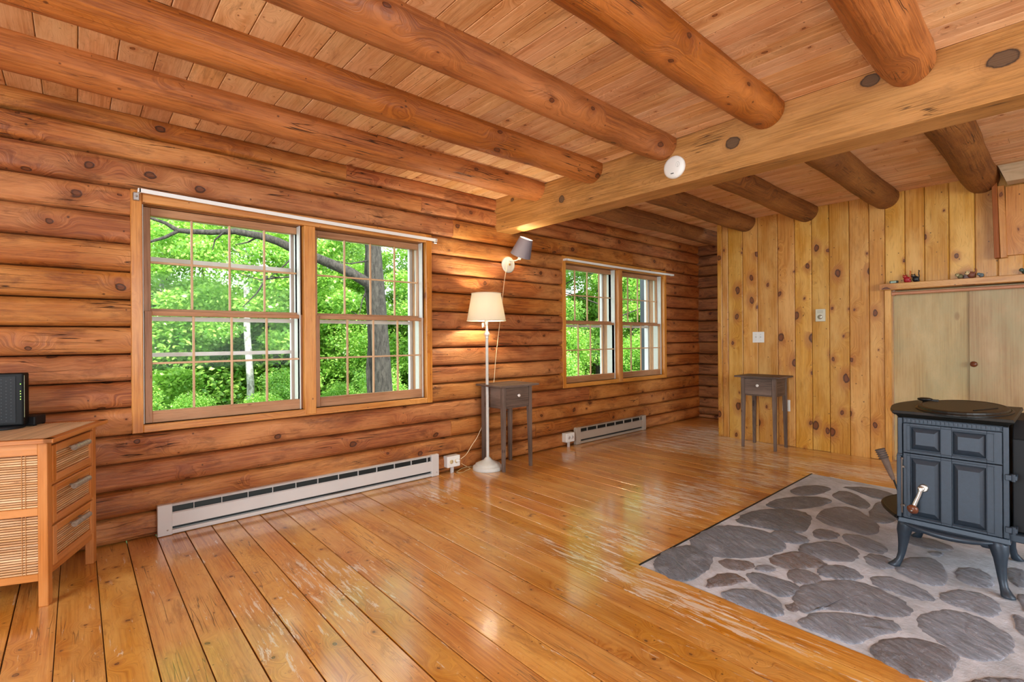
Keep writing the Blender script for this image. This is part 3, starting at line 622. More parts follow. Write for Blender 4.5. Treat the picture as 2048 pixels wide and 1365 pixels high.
# outlines of the stones on the floor plane, metres
STONES = [(0.2, 0.1, [(-1.376, 2.185) ,(-1.39, 2.271) ,(-1.378, 2.336) ,(-1.343, 2.411) ,(-1.272, 2.418) ,(-1.206, 2.371) ,(-1.166, 2.273) ,(-1.155, 2.195) ,(-1.169, 2.096) ,(-1.2, 2.048) ,(-1.272, 2.052) ,(-1.321, 2.072) ,(-1.358, 2.123)]) ,(0.3, 0.0, [(-1.355, 2.472) ,(-1.372, 2.611) ,(-1.369, 2.762) ,(-1.308, 2.851) ,(-1.193, 2.89) ,(-1.094, 2.875) ,(-1.022, 2.763) ,(-1.019, 2.678) ,(-1.042, 2.568) ,(-1.102, 2.485) ,(-1.185, 2.411) ,(-1.26, 2.396)]) ,(0.1, 0.0, [(-1.337, 3.004) ,(-1.344, 3.144) ,(-1.301, 3.27) ,(-1.218, 3.36) ,(-1.14, 3.393) ,(-1.068, 3.322) ,(-1.04, 3.188) ,(-1.026, 3.052) ,(-1.068, 3.027) ,(-1.146, 2.985) ,(-1.261, 2.947) ,(-1.305, 2.945)]) ,(0.3, 0.8, [(-1.15, 2.337) ,(-1.141, 2.4) ,(-1.083, 2.442) ,(-1.031, 2.452) ,(-1.016, 2.393) ,(-1.044, 2.333) ,(-1.096, 2.305)]) ,(0.4, 0.8, [(-0.995, 2.555) ,(-0.988, 2.644) ,(-0.942, 2.746) ,(-0.88, 2.747) ,(-0.809, 2.712) ,(-0.811, 2.663) ,(-0.854, 2.587) ,(-0.893, 2.528) ,(-0.948, 2.513)]) ,(0.2, 0.9, [(-1.096, 2.135) ,(-1.093, 2.221) ,(-1.063, 2.274) ,(-1.009, 2.273) ,(-0.981, 2.249) ,(-1.008, 2.193) ,(-1.042, 2.116) ,(-1.073, 2.082)]) ,(0.4, 0.1, [(-1.003, 2.321) ,(-0.977, 2.363) ,(-0.914, 2.377) ,(-0.835, 2.384) ,(-0.801, 2.356) ,(-0.805, 2.278) ,(-0.827, 2.23) ,(-0.894, 2.241) ,(-0.967, 2.277)]) ,(0.5, 0.0, [(-0.997, 2.078) ,(-0.981, 2.133) ,(-0.93, 2.189) ,(-0.863, 2.202) ,(-0.811, 2.167) ,(-0.78, 2.114) ,(-0.783, 2.073) ,(-0.832, 2.046) ,(-0.906, 2.04) ,(-0.964, 2.043)]) ,(0.3, 0.2, [(-0.946, 2.812) ,(-0.927, 2.924) ,(-0.862, 3.013) ,(-0.792, 3.017) ,(-0.737, 2.971) ,(-0.718, 2.86) ,(-0.75, 2.793) ,(-0.823, 2.76) ,(-0.901, 2.757)]) ,(0.4, 0.1, [(-0.804, 2.641) ,(-0.775, 2.709) ,(-0.721, 2.747) ,(-0.665, 2.707) ,(-0.64, 2.666) ,(-0.678, 2.61) ,(-0.737, 2.572) ,(-0.785, 2.575)]) ,(0.5, 0.5, [(-0.894, 2.483) ,(-0.862, 2.562) ,(-0.784, 2.548) ,(-0.76, 2.493) ,(-0.791, 2.419) ,(-0.841, 2.403)]) ,(0.5, 0.2, [(-0.769, 2.259) ,(-0.787, 2.335) ,(-0.771, 2.428) ,(-0.725, 2.531) ,(-0.639, 2.6) ,(-0.564, 2.582) ,(-0.499, 2.558) ,(-0.447, 2.483) ,(-0.463, 2.403) ,(-0.544, 2.344) ,(-0.63, 2.291) ,(-0.684, 2.242) ,(-0.703, 2.168) ,(-0.741, 2.2)]) ,(0.6, 0.1, [(-0.701, 2.099) ,(-0.677, 2.196) ,(-0.619, 2.254) ,(-0.537, 2.311) ,(-0.463, 2.343) ,(-0.438, 2.276) ,(-0.493, 2.197) ,(-0.525, 2.083) ,(-0.584, 2.078) ,(-0.658, 2.069)]) ,(0.4, 0.4, [(-0.467, 2.106) ,(-0.455, 2.186) ,(-0.41, 2.245) ,(-0.349, 2.278) ,(-0.301, 2.273) ,(-0.277, 2.237) ,(-0.277, 2.162) ,(-0.281, 2.08) ,(-0.34, 2.021) ,(-0.392, 2.033) ,(-0.425, 2.041) ,(-0.458, 2.067)]) ,(0.7, 0.0, [(-0.399, 2.453) ,(-0.358, 2.571) ,(-0.305, 2.618) ,(-0.232, 2.609) ,(-0.169, 2.538) ,(-0.156, 2.45) ,(-0.172, 2.368) ,(-0.228, 2.291) ,(-0.277, 2.284) ,(-0.336, 2.335) ,(-0.379, 2.36)]) ,(0.6, 0.1, [(-0.619, 2.702) ,(-0.574, 2.765) ,(-0.495, 2.758) ,(-0.416, 2.72) ,(-0.393, 2.652) ,(-0.438, 2.614) ,(-0.504, 2.623) ,(-0.572, 2.622)]) ,(0.6, 0.0, [(-0.565, 2.904) ,(-0.549, 3.061) ,(-0.488, 3.145) ,(-0.432, 3.112) ,(-0.389, 2.943) ,(-0.406, 2.831) ,(-0.472, 2.823) ,(-0.536, 2.864)]) ,(0.7, 0.0, [(-0.38, 2.736) ,(-0.343, 2.838) ,(-0.284, 2.866) ,(-0.229, 2.845) ,(-0.203, 2.731) ,(-0.236, 2.654) ,(-0.294, 2.673) ,(-0.353, 2.673)]) ,(0.1, 0.2, [(-1.337, 3.794) ,(-1.332, 3.97) ,(-1.245, 4.1) ,(-1.157, 4.056) ,(-1.18, 3.885) ,(-1.256, 3.74)]) ,(0.1, 0.1, [(-1.337, 3.423) ,(-1.32, 3.572) ,(-1.246, 3.713) ,(-1.142, 3.796) ,(-1.084, 3.757) ,(-1.105, 3.564) ,(-1.192, 3.415) ,(-1.29, 3.363)]) ,(0.1, 0.3, [(-1.115, 3.906) ,(-1.09, 4.074) ,(-1.001, 4.042) ,(-0.882, 3.862) ,(-0.887, 3.748) ,(-0.994, 3.796)]) ,(0.1, 0.3, [(-1.125, 4.159) ,(-0.993, 4.302) ,(-0.848, 4.259) ,(-0.813, 4.14) ,(-0.878, 4.039) ,(-1.039, 4.15)]) ,(0.3, 0.2, [(-1.046, 3.37) ,(-1.033, 3.616) ,(-0.95, 3.706) ,(-0.841, 3.594) ,(-0.745, 3.423) ,(-0.766, 3.274) ,(-0.864, 3.293) ,(-0.957, 3.279)]) ,(0.3, 0.1, [(-1.136, 2.932) ,(-1.08, 3.005) ,(-0.987, 2.993) ,(-0.949, 2.936) ,(-0.979, 2.855) ,(-1.052, 2.843)]) ,(0.3, 0.4, [(-0.976, 3.065) ,(-0.965, 3.173) ,(-0.89, 3.18) ,(-0.858, 3.133) ,(-0.898, 3.012)]) ,(0.5, 0.1, [(-0.853, 3.18) ,(-0.773, 3.227) ,(-0.663, 3.158) ,(-0.633, 3.051) ,(-0.704, 3.007) ,(-0.792, 3.053)]) ,(0.6, 0.1, [(-0.695, 2.933) ,(-0.672, 3.008) ,(-0.597, 2.992) ,(-0.565, 2.904) ,(-0.609, 2.827) ,(-0.668, 2.852)]) ,(0.6, 0.0, [(-0.501, 3.231) ,(-0.455, 3.281) ,(-0.436, 3.251) ,(-0.464, 3.187)]) ,(0.7, 0.0, [(-0.374, 3.1) ,(-0.314, 3.167) ,(-0.258, 3.128) ,(-0.243, 2.985) ,(-0.304, 2.943) ,(-0.355, 2.993)]) ,(0.3, 0.9, [(-0.786, 2.161) ,(-0.771, 2.2) ,(-0.741, 2.189) ,(-0.736, 2.152) ,(-0.759, 2.126)]) ,(0.5, 0.1, [(-1.007, 2.403) ,(-0.996, 2.476) ,(-0.946, 2.485) ,(-0.936, 2.423) ,(-0.971, 2.393)]) ,(0.4, 0.1, [(-0.61, 3.405) ,(-0.527, 3.457) ,(-0.417, 3.399) ,(-0.437, 3.318) ,(-0.517, 3.283) ,(-0.593, 3.308)]) ,(0.6, 0.0, [(-0.216, 3.26) ,(-0.18, 3.314) ,(-0.152, 3.245) ,(-0.134, 3.106) ,(-0.174, 3.087) ,(-0.203, 3.161)]) ,(0.5, 0.3, [(-0.236, 2.09) ,(-0.206, 2.156) ,(-0.166, 2.208) ,(-0.112, 2.254) ,(-0.088, 2.197) ,(-0.165, 2.086)]) ,(0.6, 0.0, [(-0.167, 2.751) ,(-0.136, 2.745) ,(-0.097, 2.71) ,(-0.103, 2.594) ,(-0.143, 2.604)]) ,(0.7, 0.0, [(-0.168, 2.971) ,(-0.14, 2.989) ,(-0.084, 2.949) ,(-0.085, 2.821) ,(-0.137, 2.804)]) ,(0.2, 0.2, [(-0.842, 3.642) ,(-0.866, 3.935) ,(-0.803, 4.033) ,(-0.73, 3.918) ,(-0.7, 3.652) ,(-0.769, 3.531)])]
mb = MB()
def stone(poly, lum, rust, seed):
    n = len(poly); cx = sum(p[0] for p in poly) / n; cy = sum(p[1] for p in poly) / n; rs = random.Random(seed)
    # smooth the outline
    P_ = poly
    for _ in range(1):
        Q = []
        for i in range(len(P_)):
            a, b = P_[i], P_[(i + 1) % len(P_)]; Q += [(a[0] * .75 + b[0] * .25, a[1] * .75 + b[1] * .25), (a[0] * .25 + b[0] * .75, a[1] * .25 + b[1] * .75)]
        P_ = Q
    Q = []
    for i in range(len(P_)):
        a, b = P_[i], P_[(i + 1) % len(P_)]; Q += [a, ((a[0] + b[0]) / 2, (a[1] + b[1]) / 2)]
    P_ = [(x + rs.uniform(-.005, .005), yy + rs.uniform(-.005, .005)) for x, yy in Q]
    if sum(P_[i][0] * P_[(i + 1) % len(P_)][1] - P_[(i + 1) % len(P_)][0] * P_[i][1] for i in range(len(P_))) < 0: P_ = P_[::-1]
    n = len(P_); rings = [(1.15, -.004), (1.135, .0015), (1.09, .0045), (.9, .007), (.4, .008)]; vs = []
    for s_, h in rings:
        vs += [(cx + (x - cx) * s_, cy + (yy - cy) * s_, h + (rs.uniform(-.002, .002) if s_ < .98 else 0)) for x, yy in P_]
    vs.append((cx, cy, .008)); fs = []
    for r_ in range(len(rings) - 1):
        for i in range(n): fs.append((r_ * n + i, r_ * n + (i + 1) % n, (r_ + 1) * n + (i + 1) % n, (r_ + 1) * n + i))
    o_ = (len(rings) - 1) * n
    for i in range(n): fs.append((o_ + i, o_ + (i + 1) % n, len(vs) - 1))
    mb.add(vs, fs, None, round(lum, 1) + .0002 + rust * .09, True)
for k, (lum, rust, poly) in enumerate(STONES): stone(poly, lum, rust, k)
rs = random.Random(5); yy = 2.2
while yy < 4.3:
    x = -.02 if yy > 2.6 else .28
    while x < 2.1:
        ww, hh = rs.uniform(.12, .26), rs.uniform(.09, .15)
        stone([(x + .11 + math.cos(a) * ww * .45 * rs.uniform(.8, 1.1), yy + math.sin(a) * hh * rs.uniform(.8, 1.1) * .8) for a in [k * PI / 4 for k in range(8)]], rs.choice((.4, .6, .7)), .2, rs.random())
        x += ww + .05
    yy += .24
mb.build('stones', STONE, hearth)
mb = MB()   # dark edging strip round the hearth
mb.box(HX0 - .006, HX0 + .003, HY0, HY1, -.02, .001, 'y');
mb.build('edge_strip', DARKM, hearth)
# boards either side of the hearth that the main rows left out
mb = MB()
k0 = -.065 - .1325 * 20
rows = [k0 + .1325 * i for i in range(80)]
for y0_ in rows:
    y1_ = y0_ + .1325
    if y1_ > 2.04 and y0_ < 4.42:
        if y0_ < 2.04: mb.box(-1.397, 3.15, y0_ + .0015, 2.036, -.03, 0, 'x')
        if y1_ > 4.42: mb.box(-1.397, 3.15, 4.423, y1_ - .0015, -.03, 0, 'x')
        mb.box(HX1 + .002, 3.15, max(y0_ + .0015, 2.034), min(y1_ - .0015, 4.426), -.03, 0, 'x')
tag(mb.build('floor', W['floor'], bevel=.0012), kind='structure')

# ------------------------------------------------------------------ stove
st = thing('wood_stove', 'blue-black cast iron wood stove with panelled doors and cabriole legs on the hearth', 'stove', (-.37, 3.16, .008))
def bow(o=0, n=12, x1=-.192, xl=-.548, y0=2.925, y1=3.425):
    P_ = [(x1 + o, y0 - o), (x1 + o, y1 + o)]
    for i in range(n + 1):
        t = i / n; P_.append((xl - o - .05 * math.sin(PI * t), y1 + o - (y1 - y0 + 2 * o) * t))
    return P_
mb = MB(); mb.prism(bow(), .245, .728); mb.build('firebox', IRON, st, bevel=.004, seg=2)
mb = MB(); mb.prism(bow(.006), .716, .728, bow(.014)); mb.prism(bow(.018), .728, .736, bow(.026)); mb.prism(bow(.026), .736, .748, bow(.022)); mb.build('top_plate', IRONTOP, st, bevel=.002)
mb = MB(); mb.box(-.533, -.205, 2.910, 2.926, .697, .714)
k = 0; x = -.528
while x < -.21: mb.box(x, x + .008, 2.9035, 2.911, .699, .712); x += .0148
mb.box(-.200, -.190, 2.905, 2.912, .699, .712); mb.build('dentil_molding', IRON, st)
# corner posts
mb = MB(); mb.box(-.555, -.537, 2.906, 2.93, .545, .716); mb.box(-.559, -.541, 2.902, 2.93, .250, .540); mb.box(-.557, -.537, 2.900, 2.93, .538, .548); mb.build('corner_post', IRON, st, bevel=.002)
mb = MB(); mb.box(-.202, -.184, 2.906, 2.93, .250, .716); mb.build('corner_post', IRON, st, bevel=.002)
def panels(name, z0, z1, pz0, pz1, iz0, iz1):
    mb = MB(); yf = 2.900; mb.box(-.533, -.204, 2.911, 2.926, z0, z1)
    A = [(-.508, -.399, -.487, -.421), (-.363, -.250, -.342, -.273)]
    mb.box(-.533, -.508, yf, 2.912, z0, z1); mb.box(-.399, -.363, yf, 2.912, z0, z1); mb.box(-.250, -.204, yf, 2.912, z0, z1)
    for a in A: mb.box(a[0], a[1], yf, 2.912, z0, pz0); mb.box(a[0], a[1], yf, 2.912, pz1, z1)
    mb.box(-.521, -.518, yf - .002, yf, z0 + .008, z1 - .008); mb.box(-.229, -.226, yf - .002, yf, z0 + .008, z1 - .008)
    mb.box(-.521, -.226, yf - .002, yf, z1 - .011, z1 - .008); mb.box(-.521, -.226, yf - .002, yf, z0 + .008, z0 + .011)
    o = mb.build(name, IRON, st, bevel=.0012)
    for a in A:
        mb = MB(); mb.frustum(a[0] + .003, a[1] - .003, pz0 + .003, pz1 - .003, 2.9105, a[2], a[3], iz0, iz1, 2.8985); mb.build('raised_panel', IRON, o)
    return o
panels('upper_side_panel', .557, .692, .571, .678, .598, .655)
door = panels('loading_door', .252, .553, .262, .535, .290, .510)
for zz in (.508, .290):
    mb = MB(); mb.box(-.196, -.176, 2.896, 2.912, zz - .012, zz + .012); mb.lathe([(.008, -.015), (.008, .015)], (-.172, 2.905, zz), (0, 0, 1), 12); mb.box(-.172, -.160, 2.90, 2.95, zz - .010, zz + .010); mb.build('hinge', IRON, door, bevel=.002)
mb = MB(); mb.lathe([(.018, 0), (.018, .010), (.014, .014)], (-.459, 2.9, .405), (0, -1, 0), 20)
mb.lathe([(.013, 0), (.0125, .006), (.008, .007), (.006, .009), (0, .010)], (-.467, 2.884, .401), (0, -1, 0), 20)
mb.tube([(-.467, 2.880, .396), (-.473, 2.876, .372), (-.482, 2.866, .345), (-.490, 2.862, .318)], [.009, .0085, .009, .010], 10)
mb.lathe([(.007, 0), (.007, .03)], (-.465, 2.9, .402), (0, -1, 0), 12)
hd = mb.build('handle', STEEL, door)
mb = MB(); mb.lathe([(.010, -.014), (.020, -.006), (.022, .004), (.016, .013), (.0, .016)], (-.492, 2.858, .309), (-.2, -.8, -.3), 22); mb.build('knob', BROWNK, hd)
mb = MB(); mb.lathe([(.0045, 0), (.0045, .002), (0, .003)], (-.4955, 2.845, .304), (-.2, -.8, -.3), 12); mb.build('knob_screw', STEEL, hd)
mb = MB(); mb.tube([(-.537, 2.892, .528), (-.537, 2.889, .50), (-.537, 2.889, .275)], .003, 8); mb.lathe([(.006, -.004), (.006, .004)], (-.537, 2.892, .528), (0, 0, 1), 8); mb.lathe([(.006, -.003), (.006, .003)], (-.537, 2.890, .31), (0, 0, 1), 8)
for zz in (.49, .31): mb.box(-.537, -.527, 2.888, 2.91, zz - .004, zz + .004)
mb.build('latch_rod', plain('dark rod', '6a6058', .4, metal=.7), st)
# griddle
mb = MB(); cx, cy = -.352, 3.165; n = 48
def ell(a, b, h): return [(cx + a * math.cos(2 * PI * k / n), cy + b * math.sin(2 * PI * k / n), h) for k in range(n)]
rings = [(.172, .30, .747), (.172, .30, .752), (.164, .291, .756), (.160, .287, .754), (.157, .284, .763), (.146, .272, .766), (.142, .268, .764), (.07, .14, .7635)]
vs = []; fs = []
for a, b, h in rings: vs += ell(a, b, h)
for i in range(len(rings) - 1):
    for k in range(n): fs.append((i * n + k, i * n + (k + 1) % n, (i + 1) * n + (k + 1) % n, (i + 1) * n + k))
fs.append(tuple(range((len(rings) - 1) * n, len(rings) * n)))
mb.add(vs, fs, None, .5, False); mb.tube([(-.30, 2.99, .7655), (-.235, 3.16, .7655)], .0025, 6)
mb.build('griddle', IRONTOP, st)
mb = MB(); mb.lathe([(.012, 0), (.010, .012), (.030, .018), (.032, .026), (.02, .030), (0, .031)], (-.515, 3.30, .748), (0, 0, 1), 20); mb.box(-.515, -.46, 3.29, 3.31, .762, .772); mb.build('damper_knob', IRONTOP, st, bevel=.002)
# base with curved apron
mb = MB(); mb.prism(bow(.012), .222, .246, bow(.008)); mb.prism(bow(-.012), .200, .222, bow(.008)); mb.build('base', IRON, st, bevel=.003)
mb = MB(); n = 14
pts = [(-.535 + .30 * i / n, 2.912 - .028 * math.sin(PI * i / n) ** .6, .222 - .006 * i / n - .012 * math.sin(PI * i / n)) for i in range(n + 1)]
mb.tube(pts, [.004 + .010 * math.sin(PI * i / n) ** .5 for i in range(n + 1)], 12); mb.build('apron', IRON, st)
def leg(kx, ky, fx, fy):
    mb = MB(); dx, dy = fx - kx, fy - ky
    prof = [(0, .232, .034), (.05, .205, .036), (.22, .180, .031), (.28, .150, .024), (.35, .110, .019), (.46, .070, .0155), (.62, .042, .015), (.86, .024, .020), (1.05, .012, .025), (1.08, .008, .024)]
    vs = []; fs = []
    for t, z, r in prof:
        q = 8
        for k in range(q):
            th = 2 * PI * k / q + PI / 8; ex = 1.0
            vs.append((kx + dx * t + r * math.cos(th) * ex, ky + dy * t + r * math.sin(th) * .8, z))
    m_ = len(prof)
    for i in range(m_ - 1):
        for k in range(8): fs.append((i * 8 + (k + 1) % 8, i * 8 + k, (i + 1) * 8 + k, (i + 1) * 8 + (k + 1) % 8))
    fs.append(tuple(range(8))); fs.append(tuple(range((m_ - 1) * 8, m_ * 8))[::-1])
    mb.add(vs, fs, None, .5, True)
    # scroll brackets at the knee
    sx = 1 if kx < -.37 else -1; sy = 1 if ky < 3.1 else -1
    mb.tube([(kx + sx * .02, ky, .195), (kx + sx * .045, ky, .19), (kx + sx * .065, ky, .205), (kx + sx * .085, ky, .214)], [.016, .011, .008, .004], 8)
    o = mb.build('leg', IRON, st); return o
leg(-.528, 2.945, -.572, 2.925); leg(-.222, 2.945, -.190, 2.905); leg(-.528, 3.395, -.572, 3.42); leg(-.222, 3.395, -.190, 3.42)
mb = MB(); P_ = [(-.56, 3.44)] + [(-.565 - .098 * math.sin(PI * i / 16), 3.42 - .50 * i / 16) for i in range(17)] + [(-.56, 2.90)]
mb.prism(P_, .236, .250); mb.tube([(p[0], p[1], .243) for p in P_[1:-1]], .009, 8); mb.build('ash_lip', IRONTOP, st)
mb = MB(); mb.prism([(-.178, 2.975), (.08, 2.975), (.08, 3.36), (-.178, 3.36)], .268, .66); mb.prism([(-.178, 2.975), (.08, 2.975), (.08, 3.36), (-.178, 3.36)], .66, .735, [(-.178, 3.03), (.05, 3.03), (.05, 3.33), (-.178, 3.33)])
mb.build('heat_shield', GREYP, st, bevel=.003); mb = MB(); mb.box(-.19, .09, 2.955, 3.38, .228, .262); mb.build('rear_flange', IRON, st, bevel=.004)
# brush behind the stove
t = thing('hearth_brush', 'grey ribbed-handled hearth brush leaning behind the stove by the closet jamb', 'brush', (-.66, 3.62, .01))
mb = MB(); mb.tube([(-.775, 3.62, .415), (-.752, 3.62, .36), (-.722, 3.62, .275), (-.712, 3.62, .25)], [.024, .020, .013, .010], 14)
mb.build('grip', plain('worn grey handle', '8d7464', .6, noise=.3, nscale=30), t)
mb = MB()
for k in range(5): mb.lathe([(.025, -.003), (.0275, 0), (.025, .003)], (-.777 + k * .0045, 3.62, .418 - k * .0115), (-.37, 0, .93), 14)
mb.build('ribs', plain('grey ribs', '5d5450', .6), t)
mb = MB(); mb.tube([(-.713, 3.62, .255), (-.655, 3.62, .075)], .005, 8); mb.build('shaft', DARKM, t)
mb = MB(); mb.tube([(-.657, 3.62, .08), (-.645, 3.62, .012)], [.012, .028], 12); mb.build('bristles', plain('bristle', '3a2f28', .9, noise=.4, nscale=90), t)

# ------------------------------------------------------------------ side tables
def side_table(name, label, loc, rz):
    t = thing(name, label, 'side table', (0, 0, 0))
    TW = W['table']; zt = .714
    mb = MB(); mb.box(-.215, .215, -.185, .158, zt - .016, zt, 'x'); mb.build('tabletop', TW, t, bevel=.002)
    w2, d2 = .165, .145
    for sx in (-1, 1):
        for sy in (-1, 1):
            mb = MB(); x, y = sx * (w2 - .0175), sy * (d2 - .0175); a = .0175
            def sec(z, k):  # taper on the inner faces
                xi = x - sx * a * (1 - 2 * k) ; yi = y - sy * a * (1 - 2 * k); xo, yo = x + sx * a, y + sy * a
                return [(min(xi, xo), min(yi, yo), z), (max(xi, xo), min(yi, yo), z), (max(xi, xo), max(yi, yo), z), (min(xi, xo), max(yi, yo), z)]
            vs = sec(0, .62 * .5) ; vs = sec(0, .31) + sec(.50, 0) + sec(zt - .0165, 0); fs = [(3, 2, 1, 0), (8, 9, 10, 11)]
            for i in (0, 4):
                for k in range(4): fs.append((i + k, i + (k + 1) % 4, i + 4 + (k + 1) % 4, i + 4 + k))
            o_ = random.random() * 20
            mb.add(vs, fs, [[(vs[j][2] + o_, vs[j][0] + vs[j][1]) for j in f] for f in fs]); mb.build('leg', TW, t, bevel=.0015)
    mb = MB(); mb.box(-w2 + .035, w2 - .035, d2 - .022, d2 - .006, .518, zt - .017, 'x')
    for sx in (-1, 1): mb.box(sx * (w2 - .014) - .008, sx * (w2 - .014) + .008, -d2 + .035, d2 - .035, .518, zt - .017, 'y')
    mb.box(-w2 + .035, w2 - .035, -d2 + .008, -d2 + .02, .685, zt - .017, 'x'); mb.box(-w2 + .035, w2 - .035, -d2 + .008, -d2 + .02, .518, .528, 'x')
    mb.build('apron', TW, t, bevel=.001)
    mb = MB(); mb.box(-w2 + .037, w2 - .037, -d2 + .002, -d2 + .016, .530, .684, 'x'); d = mb.build('drawer', TW, t, bevel=.002)
    mb = MB(); mb.lathe([(.006, 0), (.006, .008), (.013, .013), (.014, .019), (.010, .024), (.004, .025), (.004, .023), (0, .023)], (0, -d2 + .002, .622), (0, -1, 0), 20); mb.build('drawer_knob', KNOBW, d)
    t.matrix_world = Matrix.Translation(loc) @ Matrix.Rotation(rz, 4, 'Z'); return t
side_table('side_table', 'small grey-brown side table with a drawer beside the white floor lamp', (-3.248, 2.79, .0), math.radians(90))
side_table('side_table', 'small grey-brown side table with tapered legs against the knotty pine wall', (-2.055, 5.155, .0), math.radians(0))

# ------------------------------------------------------------------ floor lamp
LX, LY = -3.275, 2.598
t = thing('floor_lamp', 'white floor lamp with lit cream shade beside the side table', 'floor lamp', (LX, LY, 0))
mb = MB(); mb.lathe([(.124, 0), (.127, .004), (.125, .028), (.112, .034), (.106, .036), (.104, .048), (.088, .056), (.060, .068), (.036, .080), (.022, .098), (.015, .102)], (LX, LY, .001), n=48); mb.build('base', WH, t)
mb = MB(); mb.tube([(LX, LY, .10), (LX, LY, 1.11)], .0125, 18); mb.build('pole', WH, t)
mb = MB(); mb.lathe([(.013, 0), (.018, .006), (.013, .012), (.015, .018), (.028, .034), (.016, .054), (.011, .062), (.013, .075), (.009, .085), (.009, .14)], (LX, LY, 1.105), n=24)
SX, SY = LX + .052, LY - .045
mb.tube([(LX, LY, 1.215), (LX + .02, LY - .035, 1.222), (SX, SY, 1.222)], .006, 8); mb.box(LX - .03, LX - .018, LY - .03, LY - .018, 1.195, 1.235)
mb.lathe([(.014, 0), (.016, .01), (.016, .055), (.012, .06)], (SX, SY, 1.215), n=20); mb.tube([(LX - .02, LY - .02, 1.20), (SX, SY, 1.215)], .005, 8)
mb.build('swing_arm', plain('white chrome', 'e9e4da', .2, metal=.3), t)
m, nt, P = newmat('lamp bulb glow'); P.inputs['Emission Color'].default_value = (1, .9, .72, 1); P.inputs['Emission Strength'].default_value = 18; BULB = m
mb = MB(); mb.ball((SX, SY, 1.325), (.028, .028, .038)); mb.build('bulb', BULB, t)
mb = MB(); n = 72; vs = []; fs = []; pr = [(.160, 1.247), (.1595, 1.255), (.121, 1.470), (.1205, 1.478)]
for r_, z in pr:
    for k in range(n): q = r_ + (.0011 if k % 2 else -.0011); vs.append((SX + q * math.cos(2 * PI * k / n), SY + q * math.sin(2 * PI * k / n), z))
for i in range(3):
    for k in range(n): fs.append((i * n + k, i * n + (k + 1) % n, (i + 1) * n + (k + 1) % n, (i + 1) * n + k))
mb.add(vs, fs, None, .5, True); sh = mb.build('shade', SHADEW, t); so = sh.modifiers.new('s', 'SOLIDIFY'); so.thickness = .002
for r_, z in ((.1615, 1.250), (.1225, 1.475)): mb = MB(); mb.tube([(SX + r_ * math.cos(2 * PI * k / 48), SY + r_ * math.sin(2 * PI * k / 48), z) for k in range(49)], .0035, 6); mb.build('shade_trim', SHADEW, t)
light('floor_lamp_light', 'POINT', (SX, SY, 1.36), 34, (1, .85, .58), shadow_soft_size=.04)
# ------------------------------------------------------------------ wall sconce
PY, PZ = 2.965, 1.775
t = thing('wall_sconce', 'lit wall sconce with grey tilted shade and round white backplate', 'wall lamp', (-3.41, PY, PZ))
mb = MB(); mb.lathe([(.074, 0), (.074, .014), (.066, .019), (.062, .018), (.056, .022), (.052, .020), (.044, .024), (.040, .022), (.030, .026), (.012, .027)], (-3.425, PY, PZ), (1, 0, 0), 40); mb.build('backplate', plain('worn white plate', 'b4b2ac', .5, noise=.1), t)
mb = MB(); mb.lathe([(.009, 0), (.009, .006), (.004, .010), (0, .011)], (-3.399, PY, PZ), (1, 0, 0), 14); mb.build('screw', BRASS, t)
ax = Vector((.46, .02, .88)).normalized(); bc = Vector((-3.262, 2.975, 1.838)); 
mb = MB(); mb.tube([(-3.40, PY + .01, PZ + .035), (-3.345, PY + .02, PZ + .03), tuple(bc - ax * .03)], .006, 8); mb.lathe([(.015, 0), (.016, .05), (.012, .055)], tuple(bc - ax * .035), tuple(ax), 18)
mb.build('arm', WH, t)
mb = MB(); mb.ball(tuple(bc + ax * .06), .024); mb.build('bulb', BULB, t)
mb = MB(); mb.lathe([(.094, 0), (.0935, .004), (.0605, .158), (.060, .162)], tuple(bc), tuple(ax), 40, cap=False); sh = mb.build('shade', SHADEG, t); so = sh.modifiers.new('s', 'SOLIDIFY'); so.thickness = .002
mb = MB(); mb.lathe([(.0915, .001), (.0585, .160)], tuple(bc), tuple(ax), 40, cap=False); mb.build('shade_lining', plain('white shade lining', 'f2ead8', .8), t)
light('sconce_light', 'POINT', tuple(bc + ax * .075), 13, (1, .78, .46), shadow_soft_size=.025)
# cords
def cord(name, pts, r, mat, label, cat='cord'):
    # Catmull-Rom through the points
    P_ = [Vector(p) for p in pts]; P_ = [P_[0]] + P_ + [P_[-1]]; out = []
    for i in range(1, len(P_) - 2):
        for k in range(8):
            u = k / 8; a, b, c_, d_ = P_[i - 1], P_[i], P_[i + 1], P_[i + 2]
            out.append(.5 * ((2 * b) + (c_ - a) * u + (2 * a - 5 * b + 4 * c_ - d_) * u * u + (3 * b - a - 3 * c_ + d_) * u ** 3))
    out.append(P_[-1]); mb = MB(); mb.tube([tuple(p) for p in out], r, 6); return tag(mb.build(name, mat), label, cat)
cord('sconce_cord', [(-3.385, 2.925, 1.815), (-3.383, 2.915, 1.74), (-3.395, 2.895, 1.60), (-3.395, 2.86, 1.35), (-3.397, 2.82, 1.10), (-3.397, 2.79, .90), (-3.397, 2.77, .72), (-3.40, 2.72, .50), (-3.40, 2.60, .28), (-3.388, 2.52, .20), (-3.365, 2.44, .135), (-3.345, 2.37, .112)], .0028, CORD, 'cream cord hanging from the wall sconce down behind the table to the outlet')
cord('lamp_cord', [(-3.345, 2.375, .075), (-3.33, 2.40, .055), (-3.34, 2.46, .02), (-3.35, 2.43, .006), (-3.33, 2.38, .005), (-3.33, 2.34, .006), (-3.36, 2.34, .007), (-3.385, 2.42, .02), (-3.39, 2.50, .018), (-3.385, 2.57, .012)], .0025, plain('old gold cord', 'bfa77a', .5), 'yellowish lamp cord coiled on the floor between outlet and floor lamp')

